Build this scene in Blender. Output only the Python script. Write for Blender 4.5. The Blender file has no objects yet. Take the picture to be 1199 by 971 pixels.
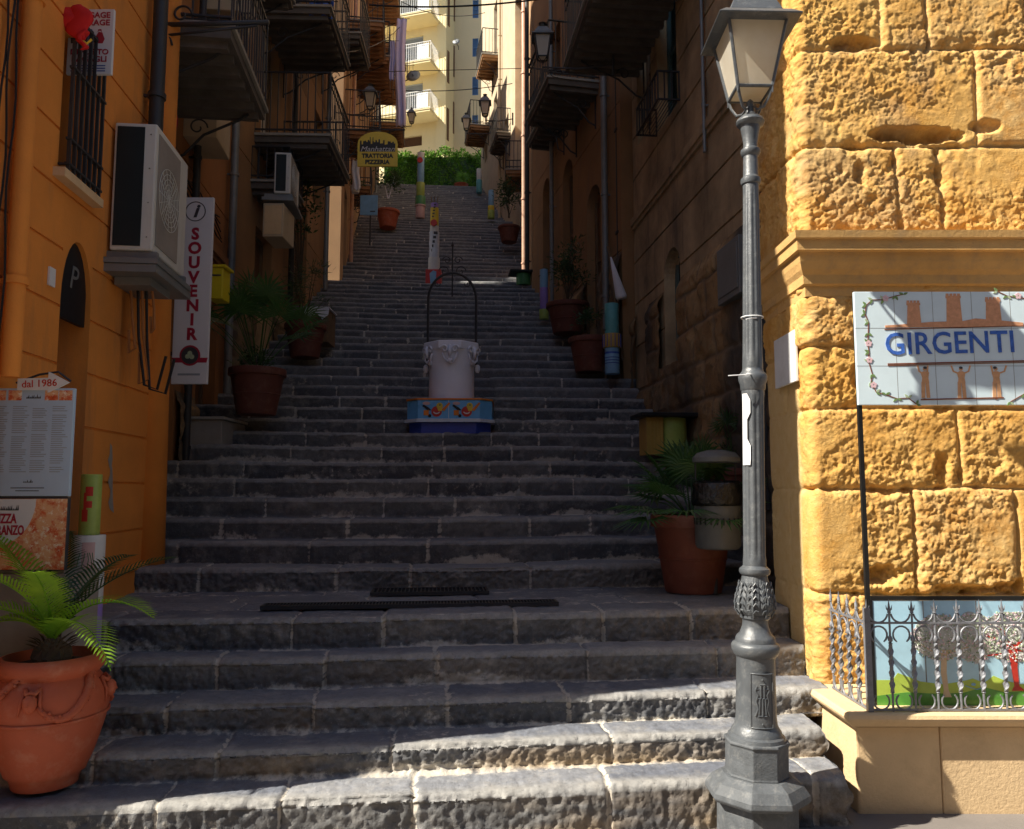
import bpy, math, random
import numpy as np
from mathutils import Vector, Matrix
random.seed(7)
SC = bpy.context.scene
COL = SC.collection
R = math.radians
# ------------------------------------------------------------ camera
EYE = 1.56; FPX = 930.0; CX = 599.5; CY = 485.5; HZ = 575.0
PITCH = math.atan((HZ-CY)/FPX)
cam = bpy.data.cameras.new('camera'); camo = bpy.data.objects.new('camera', cam); COL.objects.link(camo)
camo.location = (0, 0, EYE); camo.rotation_euler = (R(90)+PITCH, 0, 0)
cam.sensor_fit = 'HORIZONTAL'; cam.sensor_width = 36; cam.lens = FPX/1199*36
cam.clip_start = .05; cam.clip_end = 3000
SC.camera = camo
# ------------------------------------------------------------ sky and sun
SUN = Vector((1, .36, -1.08)).normalized()      # travel of the light
w = bpy.data.worlds.new('World'); SC.world = w; w.use_nodes = True
nt = w.node_tree; nt.nodes.clear()
wo = nt.nodes.new('ShaderNodeOutputWorld'); bg = nt.nodes.new('ShaderNodeBackground'); sk = nt.nodes.new('ShaderNodeTexSky')
sk.sky_type = 'NISHITA'; sk.sun_disc = False
sk.sun_elevation = math.asin(-SUN.z); sk.sun_rotation = math.atan2(-SUN.x, -SUN.y) % (2*math.pi)
bg.inputs[1].default_value = .065
nt.links.new(sk.outputs[0], bg.inputs[0]); nt.links.new(bg.outputs[0], wo.inputs[0])
sl = bpy.data.lights.new('sun', 'SUN'); sl.energy = 5.0; sl.angle = R(.5); sl.color = (1, .93, .80)
so = bpy.data.objects.new('sun', sl); COL.objects.link(so); so.rotation_euler = SUN.to_track_quat('-Z', 'Y').to_euler(); so.location = (-20, -6, 30)
SC.view_settings.view_transform = 'Standard'; SC.view_settings.look = 'None'
SC.view_settings.exposure = 1.15; SC.view_settings.gamma = 1; SC.view_settings.use_curve_mapping = False
SC.render.engine = 'CYCLES'
# ------------------------------------------------------------ photo geometry helpers (all give points at real distances)
_c, _s = math.cos(PITCH), math.sin(PITCH)
def ray(px, py):
    b = (CY-py)/FPX; a = (px-CX)/FPX; d = _c-b*_s
    return a/d, (_s+b*_c)/d
def at(px, py, D):
    a, t = ray(px, py); return Vector((a*D, D, EYE+t*D))
def atz(px, py, z):
    a, t = ray(px, py); D = (z-EYE)/t; return Vector((a*D, D, z))
# ------------------------------------------------------------ noise
def _h(ix, iy, iz, seed):
    n = (ix*374761393+iy*668265263+iz*2147483647*0+iz*1274126177+seed*974711) & 0xffffffff
    n = ((n ^ (n >> 13))*1274126177) & 0xffffffff
    n = n ^ (n >> 16)
    return (n & 0xffff)/65535.0
def vnoise(x, y, z=0.0, seed=0):
    x = np.asarray(x, dtype=np.float64); y = np.asarray(y, dtype=np.float64); z = np.zeros_like(x)+z
    xi = np.floor(x).astype(np.int64); yi = np.floor(y).astype(np.int64); zi = np.floor(z).astype(np.int64)
    fx = x-xi; fy = y-yi; fz = z-zi
    fx = fx*fx*(3-2*fx); fy = fy*fy*(3-2*fy); fz = fz*fz*(3-2*fz)
    def L(dz):
        a = _h(xi, yi, zi+dz, seed); b = _h(xi+1, yi, zi+dz, seed); c = _h(xi, yi+1, zi+dz, seed); d = _h(xi+1, yi+1, zi+dz, seed)
        return (a+(b-a)*fx)*(1-fy)+(c+(d-c)*fx)*fy
    return L(0)*(1-fz)+L(1)*fz
def fbm(x, y, z=0.0, seed=0, oct=4, gain=.5):
    t = 0; a = 1; n = 0
    for k in range(oct):
        t = t+a*vnoise(x*2**k, y*2**k, z, seed+k*17); n += a; a *= gain
    return t/n
# ------------------------------------------------------------ materials
def new_mat(name):
    m = bpy.data.materials.new(name); m.use_nodes = True
    n = m.node_tree; p = n.nodes['Principled BSDF']; return m, n, p
def mixrgb(n, fac, a, b, mode='MIX'):
    x = n.nodes.new('ShaderNodeMix'); x.data_type = 'RGBA'; x.blend_type = mode
    for s, v in ((x.inputs[0], fac), (x.inputs[6], a), (x.inputs[7], b)):
        if isinstance(v, bpy.types.NodeSocket): n.links.new(v, s)
        elif isinstance(v, (int, float)): s.default_value = v
        else: s.default_value = (*v, 1) if len(v) == 3 else v
    return x.outputs[2]
def noise_node(n, scale, detail=5, rough=.6, vec=None, dim=None):
    t = n.nodes.new('ShaderNodeTexNoise'); t.inputs['Scale'].default_value = scale; t.inputs['Detail'].default_value = detail; t.inputs['Roughness'].default_value = rough
    if vec: n.links.new(vec, t.inputs['Vector'])
    return t.outputs['Fac']
def ramp(n, fac, lo, hi, a=0, b=1):
    r = n.nodes.new('ShaderNodeMapRange'); r.inputs[1].default_value = lo; r.inputs[2].default_value = hi; r.inputs[3].default_value = a; r.inputs[4].default_value = b
    n.links.new(fac, r.inputs[0]); return r.outputs[0]
def geo_pos(n, sc=(1, 1, 1)):
    g = n.nodes.new('ShaderNodeTexCoord'); m = n.nodes.new('ShaderNodeMapping'); m.inputs['Scale'].default_value = sc
    n.links.new(g.outputs['Object'], m.inputs[0]); return m.outputs[0]
def bump(n, p, h, strength, dist):
    b = n.nodes.new('ShaderNodeBump'); b.inputs['Strength'].default_value = strength; b.inputs['Distance'].default_value = dist
    n.links.new(h, b.inputs['Height']); n.links.new(b.outputs[0], p.inputs['Normal'])
def mat(name, col, rough=.6, var=.18, scale=3.0, bmp=.0, bscale=40.0, metal=0.0, stain=None, stain_amt=.0, streak=False, spec=.4, trans=0):
    """plain procedural surface: base colour, two sizes of variation, optional stains, bump"""
    m, n, p = new_mat(name)
    v = geo_pos(n); c = [x*(1-var) for x in col]; d = [min(1, x*(1+var)) for x in col]
    f = noise_node(n, scale, 6, .65, v); out = mixrgb(n, ramp(n, f, .3, .7), c, d)
    if stain:
        v2 = geo_pos(n, (1, 1, .16)) if streak else v
        f2 = noise_node(n, scale*1.7, 7, .7, v2); out = mixrgb(n, ramp(n, f2, .52, .72, 0, stain_amt), out, stain)
    n.links.new(out, p.inputs['Base Color'])
    p.inputs['Metallic'].default_value = metal; p.inputs['Specular IOR Level'].default_value = spec
    n.links.new(ramp(n, f, .2, .8, max(.02, rough-.08), min(1, rough+.1)), p.inputs['Roughness'])
    if bmp: bump(n, p, noise_node(n, bscale, 6, .7, v), bmp, .01)
    if trans: p.inputs['Transmission Weight'].default_value = trans
    return m
M = {}
def mk(name, *a, **k):
    M[name] = mat(name, *a, **k); return M[name]
# ------------------------------------------------------------ mesh builder
class MB:
    def __init__(s): s.v = []; s.f = []; s.mi = []; s.cur = 0
    def add(s, vs, fs):
        o = len(s.v); s.v += [tuple(x) for x in vs]
        for f in fs: s.f.append(tuple(i+o for i in f)); s.mi.append(s.cur)
        return s
    def quad(s, a, b, c, d): return s.add([a, b, c, d], [(0, 1, 2, 3)])
    def box(s, x0, x1, y0, y1, z0, z1, mtx=None):
        vs = [Vector((x, y, z)) for z in (z0, z1) for x, y in ((x0, y0), (x1, y0), (x1, y1), (x0, y1))]
        if mtx: vs = [mtx @ p for p in vs]
        return s.add(vs, [(3, 2, 1, 0), (4, 5, 6, 7), (0, 1, 5, 4), (1, 2, 6, 5), (2, 3, 7, 6), (3, 0, 4, 7)])
    def path(s, pts, r, n=8, cap=True, flat=None):
        pts = [Vector(p) for p in pts]; k = len(pts)
        rs = r if isinstance(r, (list, tuple)) else [r]*k
        vs = []; prev = None
        for i, p in enumerate(pts):
            t = (pts[min(i+1, k-1)]-pts[max(i-1, 0)]); t = t.normalized() if t.length > 1e-9 else Vector((0, 0, 1))
            if prev is None:
                a = t.orthogonal().normalized()
            else:
                a = (prev-t*prev.dot(t)); a = a.normalized() if a.length > 1e-6 else t.orthogonal().normalized()
            prev = a; b = t.cross(a)
            for j in range(n):
                g = 2*math.pi*j/n; vs.append(p+(a*math.cos(g)+b*math.sin(g)*(flat or 1))*rs[i])
        fs = [(i*n+j, i*n+(j+1) % n, (i+1)*n+(j+1) % n, (i+1)*n+j) for i in range(k-1) for j in range(n)]
        if cap: fs += [tuple(range(n))[::-1], tuple((k-1)*n+j for j in range(n))]
        return s.add(vs, fs)
    def lathe(s, prof, n=32, c=(0, 0, 0), flute=None, oct=False, rot=0, cap=True):
        vs = []; k = len(prof)
        for i, (r, z) in enumerate(prof):
            for j in range(n):
                g = 2*math.pi*j/n+rot; rr = r*(flute(i, g, z) if flute else 1)
                vs.append((c[0]+rr*math.cos(g), c[1]+rr*math.sin(g), c[2]+z))
        fs = [(i*n+j, i*n+(j+1) % n, (i+1)*n+(j+1) % n, (i+1)*n+j) for i in range(k-1) for j in range(n)]
        if cap: fs += [tuple(range(n))[::-1], tuple((k-1)*n+j for j in range(n))]
        return s.add(vs, fs)
    def poly(s, pts, y0, y1, mtx=None):
        """flat outline in the XZ plane, extruded from y0 to y1"""
        k = len(pts); vs = [Vector((p[0], y, p[1])) for y in (y0, y1) for p in pts]
        if mtx: vs = [mtx @ p for p in vs]
        fs = [tuple(range(k)), tuple(range(2*k-1, k-1, -1))]+[(i, (i+1) % k, k+(i+1) % k, k+i) for i in range(k)]
        return s.add(vs, fs)
    def build(s, name, mats, parent=None, smooth=False, bevel=0, loc=None, auto=None):
        me = bpy.data.meshes.new(name); me.from_pydata(s.v, [], s.f)
        mats = mats if isinstance(mats, (list, tuple)) else [mats]
        for m in mats: me.materials.append(M[m] if isinstance(m, str) else m)
        me.polygons.foreach_set('material_index', s.mi)
        if smooth: me.polygons.foreach_set('use_smooth', [True]*len(me.polygons))
        me.validate(); me.update()
        o = bpy.data.objects.new(name, me); COL.objects.link(o)
        if parent: o.parent = parent
        if loc: o.location = loc
        if bevel:
            b = o.modifiers.new('bevel', 'BEVEL'); b.width = bevel; b.segments = 2; b.limit_method = 'ANGLE'; b.angle_limit = R(35)
        if smooth and auto:
            try:
                me.set_sharp_from_angle(angle=R(auto))
            except Exception: pass
        return o
def tag(o, label=None, cat=None, group=None, kind=None):
    if label: o['label'] = label
    if cat: o['category'] = cat
    if group: o['group'] = group
    if kind: o['kind'] = kind
    return o
def thing(name, label, cat, loc=(0, 0, 0), rz=0, group=None):
    o = bpy.data.objects.new(name, None); o.empty_display_size = .2; COL.objects.link(o)
    o.location = loc; o.rotation_euler = (0, 0, rz); return tag(o, label, cat, group)
def copy_tree(o, parent=None):
    c = o.copy(); COL.objects.link(c); c.parent = parent
    for ch in [x for x in bpy.data.objects if x.parent == o]: copy_tree(ch, c)
    return c
def grid_obj(name, P, mats, parent=None, attrs=None, smooth=True):
    """P: (rows, cols, 3) array -> quad grid mesh"""
    r, c, _ = P.shape; me = bpy.data.meshes.new(name)
    idx = np.arange(r*c).reshape(r, c)
    q = np.stack([idx[:-1, :-1], idx[:-1, 1:], idx[1:, 1:], idx[1:, :-1]], -1).reshape(-1, 4)
    me.vertices.add(r*c); me.vertices.foreach_set('co', P.reshape(-1).astype(np.float32))
    me.loops.add(q.size); me.loops.foreach_set('vertex_index', q.reshape(-1).astype(np.int32))
    me.polygons.add(len(q)); me.polygons.foreach_set('loop_start', (np.arange(len(q))*4).astype(np.int32))
    me.polygons.foreach_set('loop_total', np.full(len(q), 4, dtype=np.int32))
    me.update(calc_edges=True)
    me.polygons.foreach_set('use_smooth', np.full(len(q), smooth))
    for k, a in (attrs or {}).items():
        at_ = me.attributes.new(k, 'FLOAT', 'POINT'); at_.data.foreach_set('value', a.reshape(-1).astype(np.float32))
    me.materials.append(M[mats] if isinstance(mats, str) else mats); me.validate()
    o = bpy.data.objects.new(name, me); COL.objects.link(o)
    if parent: o.parent = parent
    return o
def text(s, size, m, loc, parent=None, name='lettering', rot=(R(90), 0, 0), ext=.0015, align='CENTER', shear=0, sx=1, bold=0, space=1):
    cu = bpy.data.curves.new('t', 'FONT'); cu.body = s; cu.size = size; cu.extrude = ext; cu.align_x = align; cu.align_y = 'CENTER'
    cu.shear = shear; cu.offset = bold; cu.resolution_u = 3; cu.space_character = space; cu.space_line = .95
    t = bpy.data.objects.new('t', cu); COL.objects.link(t); bpy.context.view_layer.update()
    dg = bpy.context.evaluated_depsgraph_get(); me = bpy.data.meshes.new_from_object(t.evaluated_get(dg))
    bpy.data.objects.remove(t); me.materials.clear(); me.materials.append(M[m])
    o = bpy.data.objects.new(name, me); COL.objects.link(o); o.location = loc; o.rotation_euler = rot; o.scale = (sx, 1, 1)
    if parent: o.parent = parent
    return o
# ------------------------------------------------------------ palette
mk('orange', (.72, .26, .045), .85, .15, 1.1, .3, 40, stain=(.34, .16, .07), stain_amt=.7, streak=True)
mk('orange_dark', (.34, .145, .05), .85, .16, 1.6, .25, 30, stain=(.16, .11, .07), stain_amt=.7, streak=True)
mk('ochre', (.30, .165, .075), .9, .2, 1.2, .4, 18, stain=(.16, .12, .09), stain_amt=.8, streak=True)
mk('peach', (.46, .28, .15), .85, .12, 1.0, .2, 30, stain=(.30, .2, .13), stain_amt=.5, streak=True)
mk('brown_stone', (.36, .265, .155), .9, .5, 1.3, 1.0, 8, stain=(.10, .085, .07), stain_amt=1.0, streak=True)
mk('sand_plaster', (.64, .46, .26), .9, .1, 2.0, .5, 45, stain=(.40, .27, .15), stain_amt=.4)
mk('cornice_stone', (.60, .36, .13), .85, .14, 4.0, .5, 40, stain=(.33, .24, .15), stain_amt=.5)
mk('yellow_plaster', (.78, .66, .38), .85, .05, .6, .05, 30, stain=(.6, .5, .3), stain_amt=.3, streak=True)
mk('cream_plaster', (.70, .58, .36), .85, .06, .6, .05, 30, stain=(.5, .42, .3), stain_amt=.3, streak=True)
mk('pale_stone', (.50, .40, .27), .9, .15, 2, .4, 20)
mk('grey_plaster', (.28, .25, .22), .9, .18, 2, .3, 20)
mk('slab', (.13, .115, .10), .9, .25, 5, .4, 25, stain=(.1, .08, .07), stain_amt=.6)
mk('slab_edge', (.32, .30, .26), .9, .15, 5, .3, 25)
mk('rust_slab', (.36, .20, .10), .9, .3, 4, .4, 25, stain=(.12, .08, .06), stain_amt=.6)
mk('iron', (.030, .030, .033), .5, .25, 9, .15, 60, spec=.5)
mk('cast_grey', (.075, .082, .090), .36, .12, 14, .25, 90, stain=(.26, .26, .25), stain_amt=.35, spec=.6)
mk('cast_grey_rough', (.085, .092, .10), .62, .25, 14, .3, 90, stain=(.30, .29, .27), stain_amt=.35)
mk('silver_paint', (.20, .205, .225), .42, .2, 20, .35, 70, stain=(.10, .09, .08), stain_amt=.5, metal=.25)
mk('black', (.012, .012, .014), .5, .2, 5, spec=.4)
mk('dark_room', (.010, .009, .009), .9, .1, 5)
mk('frame_black', (.012, .012, .012), .35, .2, 5, spec=.5)
mk('white_paint', (.72, .73, .74), .45, .05, 4, stain=(.45, .43, .38), stain_amt=.3)
mk('ac_white', (.62, .62, .58), .45, .05, 3, stain=(.40, .37, .30), stain_amt=.4, streak=True)
mk('ac_dark', (.010, .018, .02), .6, .2, 8)
mk('sign_white', (.70, .70, .72), .4, .03, 5, spec=.4)
mk('sign_red', (.36, .02, .045), .4, .05, 6)
mk('sign_blue', (.04, .07, .30), .4, .05, 6)
mk('art_crown', (.50, .50, .46), .2, .15, 60, spec=.5)
mk('sign_yellow', (.88, .66, .10), .45, .08, 6)
mk('post_yellow', (.60, .50, .02), .4, .05, 6)
mk('terracotta_mid', (.17, .048, .028), .65, .15, 5, .2, 30, stain=(.30, .16, .10), stain_amt=.3)
mk('terracotta', (.43, .095, .042), .62, .12, 5, .18, 30, stain=(.56, .30, .20), stain_amt=.4)
mk('terracotta_dull', (.13, .040, .026), .7, .15, 5, .2, 30, stain=(.30, .18, .12), stain_amt=.3)
mk('soil', (.045, .032, .022), .95, .4, 30, .8, 60)
mk('wood', (.16, .10, .055), .7, .25, 6, .3, 30)
mk('grey_green', (.12, .16, .15), .7, .12, 5)
mk('teal_shutter', (.06, .12, .13), .6, .1, 5)
mk('brown_shutter', (.14, .07, .035), .6, .15, 5)
mk('grey_shutter', (.36, .40, .44), .6, .06, 4)
mk('blue_shutter', (.10, .20, .38), .5, .06, 4)
mk('curtain', (.62, .60, .55), .8, .08, 3)
mk('copper_pipe', (.52, .30, .20), .45, .18, 8, .1, 30, stain=(.6, .5, .4), stain_amt=.4, spec=.6)
mk('dark_pipe', (.035, .036, .038), .5, .2, 6, .1, 30)
mk('bin_grey', (.10, .105, .105), .5, .2, 6, .1, 40)
mk('zinc', (.22, .23, .23), .5, .15, 5, .1, 40, metal=.3)
mk('lilac_cloth', (.60, .58, .82), .9, .05, 6)
mk('white_cloth', (.72, .72, .78), .9, .05, 6)
mk('red_cloth', (.62, .02, .02), .8, .1, 8)
mk('plastic_wellhead', (.72, .76, .88), .6, .05, 5, .1, 30)
mk('cobalt', (.03, .06, .36), .35, .15, 8, spec=.5)
mk('tile_blue', (.14, .42, .75), .3, .1, 6, spec=.5)
mk('tile_white', (.62, .66, .72), .25, .05, 6, spec=.5)
mk('paint_red', (.55, .04, .03), .4, .1, 8)
mk('paint_orange', (.75, .22, .03), .4, .1, 8)
mk('paint_yellow', (.75, .55, .05), .4, .1, 8)
mk('paint_lime', (.35, .45, .10), .4, .15, 10)
mk('paint_green', (.07, .24, .09), .4, .12, 8)
mk('paint_lilac', (.30, .20, .55), .5, .15, 8)
mk('paint_pink', (.62, .40, .38), .5, .1, 8)
mk('paint_gold', (.45, .30, .07), .45, .12, 10)
mk('paint_sky', (.22, .42, .62), .4, .12, 8)
mk('paint_blue', (.05, .13, .50), .4, .12, 8)
mk('paint_teal', (.12, .38, .40), .4, .15, 8)
mk('paint_white', (.66, .66, .64), .5, .08, 8)
mk('tile_sky', (.62, .74, .80), .16, .06, 5, spec=.6)
mk('tile_art_sky', (.42, .66, .80), .16, .12, 6, spec=.6)
mk('tile_grout', (.22, .22, .22), .7, .1, 5)
mk('art_blue', (.05, .13, .45), .2, .4, 30, spec=.5)
mk('art_brick', (.60, .30, .17), .2, .18, 40, spec=.5)
mk('art_brown', (.20, .07, .04), .2, .2, 40, spec=.5)
mk('art_pink', (.72, .50, .54), .2, .15, 60, spec=.5)
mk('art_leaf', (.16, .25, .10), .2, .25, 50, spec=.5)
mk('art_leaf_pale', (.38, .46, .30), .2, .2, 50, spec=.5)
mk('art_skin', (.62, .34, .18), .2, .15, 40, spec=.5)
mk('art_red', (.50, .035, .02), .2, .15, 40, spec=.5)
mk('art_lime', (.42, .55, .08), .2, .15, 10, spec=.5)
mk('art_green', (.10, .30, .05), .2, .2, 10, spec=.5)
mk('art_tan', (.62, .45, .28), .2, .12, 20, spec=.5)
mk('art_white', (.74, .72, .72), .2, .1, 20, spec=.5)
mk('paper', (.66, .70, .72), .4, .03, 4)
mk('ink', (.05, .05, .055), .5, .1, 4)
mk('text_grey', (.30, .33, .36), .5, .1, 4)
mk('bark', (.10, .07, .045), .9, .3, 14, .6, 40)
mk('concrete', (.30, .28, .25), .9, .15, 4, .4, 30)
mk('cable', (.015, .015, .016), .6, .2, 5)
def leaf_mat(name, col, col2, transl=.35, rough=.4):
    m, n, p = new_mat(name); v = geo_pos(n)
    c = mixrgb(n, ramp(n, noise_node(n, 7, 3, .6, v), .35, .65), col, col2)
    n.links.new(c, p.inputs['Base Color']); p.inputs['Roughness'].default_value = rough
    t = n.nodes.new('ShaderNodeBsdfTranslucent'); n.links.new(mixrgb(n, 0.0, [min(1, x*1.6) for x in col2], (0, 0, 0)), t.inputs['Color'])
    mx = n.nodes.new('ShaderNodeMixShader'); mx.inputs[0].default_value = transl
    o = n.nodes['Material Output']; n.links.new(p.outputs[0], mx.inputs[1]); n.links.new(t.outputs[0], mx.inputs[2]); n.links.new(mx.outputs[0], o.inputs['Surface'])
    M[name] = m
leaf_mat('cycad_leaf', (.09, .24, .012), (.26, .46, .03), .45, .55)
leaf_mat('cycad_leaf_shaded', (.012, .045, .012), (.03, .09, .02), .2)  # darker copy of the leaf colour, shade painted into the rear fronds
leaf_mat('palm_leaf', (.025, .075, .022), (.06, .14, .035), .3)
leaf_mat('shrub_leaf', (.020, .048, .018), (.05, .10, .03), .25)
leaf_mat('hedge_leaf', (.05, .16, .02), (.16, .34, .04), .35)
leaf_mat('ivy_leaf', (.03, .08, .02), (.07, .15, .03), .3)
def lantern_glass():
    m, n, p = new_mat('frosted_glass')
    v = geo_pos(n); c = mixrgb(n, ramp(n, noise_node(n, 6, 4, .6, v), .35, .7), (.74, .66, .52), (.82, .77, .66))
    n.links.new(c, p.inputs['Base Color']); p.inputs['Roughness'].default_value = .28; p.inputs['Specular IOR Level'].default_value = .7
    t = n.nodes.new('ShaderNodeBsdfTranslucent'); n.links.new(c, t.inputs['Color'])
    mx = n.nodes.new('ShaderNodeMixShader'); mx.inputs[0].default_value = .55
    o = n.nodes['Material Output']; n.links.new(p.outputs[0], mx.inputs[1]); n.links.new(t.outputs[0], mx.inputs[2]); n.links.new(mx.outputs[0], o.inputs['Surface'])
    M['frosted_glass'] = m
lantern_glass()
def window_glass():
    m, n, p = new_mat('window_glass'); p.inputs['Base Color'].default_value = (.02, .028, .032, 1); p.inputs['Roughness'].default_value = .08
    p.inputs['Specular IOR Level'].default_value = .8; M['window_glass'] = m
window_glass()
def bag_mat():
    m, n, p = new_mat('bin_bag'); p.inputs['Base Color'].default_value = (.008, .008, .009, 1); p.inputs['Roughness'].default_value = .25; v = geo_pos(n)
    bump(n, p, noise_node(n, 25, 4, .6, v), .8, .02); M['bin_bag'] = m
bag_mat()
# lava-stone steps: stone colour by stone (tone), pale mortar where the joints are (mort)
def stair_mat():
    m, n, p = new_mat('lava_stone'); v = geo_pos(n)
    def attr(nm):
        a = n.nodes.new('ShaderNodeAttribute'); a.attribute_name = nm; return a.outputs['Fac']
    big = noise_node(n, 5, 8, .7, v); fine = noise_node(n, 55, 5, .75, v); mid = noise_node(n, 17, 6, .7, v)
    base = mixrgb(n, attr('tone'), (.125, .140, .178), (.26, .268, .29))
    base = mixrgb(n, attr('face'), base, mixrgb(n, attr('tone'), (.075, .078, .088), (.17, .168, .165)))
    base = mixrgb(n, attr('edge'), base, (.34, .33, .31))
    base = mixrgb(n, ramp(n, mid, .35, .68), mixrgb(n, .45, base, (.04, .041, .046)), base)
    base = mixrgb(n, ramp(n, big, .5, .72, 0, .55), base, (.38, .36, .33))
    base = mixrgb(n, ramp(n, fine, .58, .72, 0, .5), base, (.40, .38, .35))
    base = mixrgb(n, ramp(n, fine, .42, .28, 0, .7), base, (.03, .03, .032))
    mort = mixrgb(n, ramp(n, big, .3, .7), (.40, .36, .30), (.56, .52, .45))
    ad = n.nodes.new('ShaderNodeMath'); ad.operation = 'ADD'; n.links.new(attr('mort'), ad.inputs[0]); n.links.new(ramp(n, mid, .3, .7, -.28, .28), ad.inputs[1])
    col = mixrgb(n, ramp(n, ad.outputs[0], .38, .62), base, mort)
    col = mixrgb(n, attr('tan'), col, mixrgb(n, ramp(n, mid, .35, .65), (.30, .20, .10), (.52, .38, .22)))
    n.links.new(col, p.inputs['Base Color'])
    n.links.new(ramp(n, mid, .25, .75, .50, .82), p.inputs['Roughness']); p.inputs['Specular IOR Level'].default_value = .45
    ms = n.nodes.new('ShaderNodeMath'); ms.operation = 'ADD'; n.links.new(fine, ms.inputs[0]); n.links.new(mid, ms.inputs[1])
    bump(n, p, ms.outputs[0], .55, .012); M['lava_stone'] = m
stair_mat()
def tufa_mat():
    m, n, p = new_mat('tufa_stone'); v = geo_pos(n)
    def attr(nm):
        a = n.nodes.new('ShaderNodeAttribute'); a.attribute_name = nm; return a.outputs['Fac']
    big = noise_node(n, 2.3, 6, .65, v); mid = noise_node(n, 12, 7, .7, v); fine = noise_node(n, 60, 5, .75, v)
    c = mixrgb(n, ramp(n, big, .35, .65), (.58, .29, .055), (.70, .43, .13))
    c = mixrgb(n, ramp(n, mid, .55, .75, 0, .5), c, (.40, .18, .05))
    c = mixrgb(n, ramp(n, fine, .55, .75, 0, .4), c, (.72, .55, .28))
    c = mixrgb(n, ramp(n, attr('tone'), 0, 1, .0, .65), c, mixrgb(n, ramp(n, mid, .35, .65), (.46, .20, .045), (.74, .52, .24)))
    vor = n.nodes.new('ShaderNodeTexVoronoi'); vor.inputs['Scale'].default_value = 85; n.links.new(v, vor.inputs['Vector'])
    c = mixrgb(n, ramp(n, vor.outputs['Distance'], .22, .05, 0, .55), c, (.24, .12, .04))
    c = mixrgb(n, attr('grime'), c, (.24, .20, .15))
    c = mixrgb(n, attr('smooth'), c, mixrgb(n, ramp(n, mid, .3, .7), (.66, .46, .20), (.72, .55, .29)))
    n.links.new(c, p.inputs['Base Color']); p.inputs['Roughness'].default_value = .92; p.inputs['Specular IOR Level'].default_value = .2
    ms = n.nodes.new('ShaderNodeMath'); ms.operation = 'ADD'; n.links.new(fine, ms.inputs[0]); n.links.new(mid, ms.inputs[1])
    bump(n, p, ms.outputs[0], .6, .015); M['tufa_stone'] = m
tufa_mat()
def old_stone_mat():
    m, n, p = new_mat('old_stone'); v = geo_pos(n)
    def attr(nm):
        a = n.nodes.new('ShaderNodeAttribute'); a.attribute_name = nm; return a.outputs['Fac']
    big = noise_node(n, 1.6, 6, .65, v); mid = noise_node(n, 9, 7, .7, v); fine = noise_node(n, 45, 5, .75, v)
    c = mixrgb(n, attr('tone'), (.30, .19, .09), (.52, .36, .18)); c = mixrgb(n, ramp(n, big, .4, .62), c, (.30, .19, .09))
    c = mixrgb(n, ramp(n, mid, .5, .72, 0, .7), c, (.09, .075, .06)); c = mixrgb(n, ramp(n, fine, .6, .75, 0, .4), c, (.42, .36, .28))
    c = mixrgb(n, attr('grime'), c, (.10, .085, .07)); c = mixrgb(n, attr('jt'), c, (.20, .16, .12))
    n.links.new(c, p.inputs['Base Color']); p.inputs['Roughness'].default_value = .95; p.inputs['Specular IOR Level'].default_value = .2
    ms = n.nodes.new('ShaderNodeMath'); ms.operation = 'ADD'; n.links.new(fine, ms.inputs[0]); n.links.new(mid, ms.inputs[1])
    bump(n, p, ms.outputs[0], .7, .02); M['old_stone'] = m
old_stone_mat()
# ============================================================ SETTING: ground, stairs
g = MB(); g.box(-600, 600, -600, 600, -.6, -.104); tag(g.build('ground', mk('plaza_paving', (.17, .15, .135), .9, .15, 2, .3, 20)), kind='structure')
UX, UY = .99504, .09950      # street frame: u across, v up the street
def suv(u, v): return u*UX-v*UY, u*UY+v*UX
risers = [(3.96, .135), (4.25, .27), (4.55, .416), (4.89, .592), (5.16, .783), (6.44, .963), (6.89, 1.142), (7.30, 1.322), (7.70, 1.503)]
v_, z_ = 7.70, 1.503
for k in range(25): v_ += .38; z_ += .185; risers.append((v_, z_))
TOP1 = (v_, z_)                       # about 17.2 m away, 6.13 m up
v_ += .55
for k in range(21): v_ += .31; z_ += .186; risers.append((v_, z_))
TOP2 = (v_, z_)
v_ += .55
for k in range(21): v_ += .305; z_ += .183; risers.append((v_, z_))
TOP3 = (v_, z_)
def step_z(v):
    z = 0
    for a, b in risers:
        if v >= a: z = b
    return z
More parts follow.
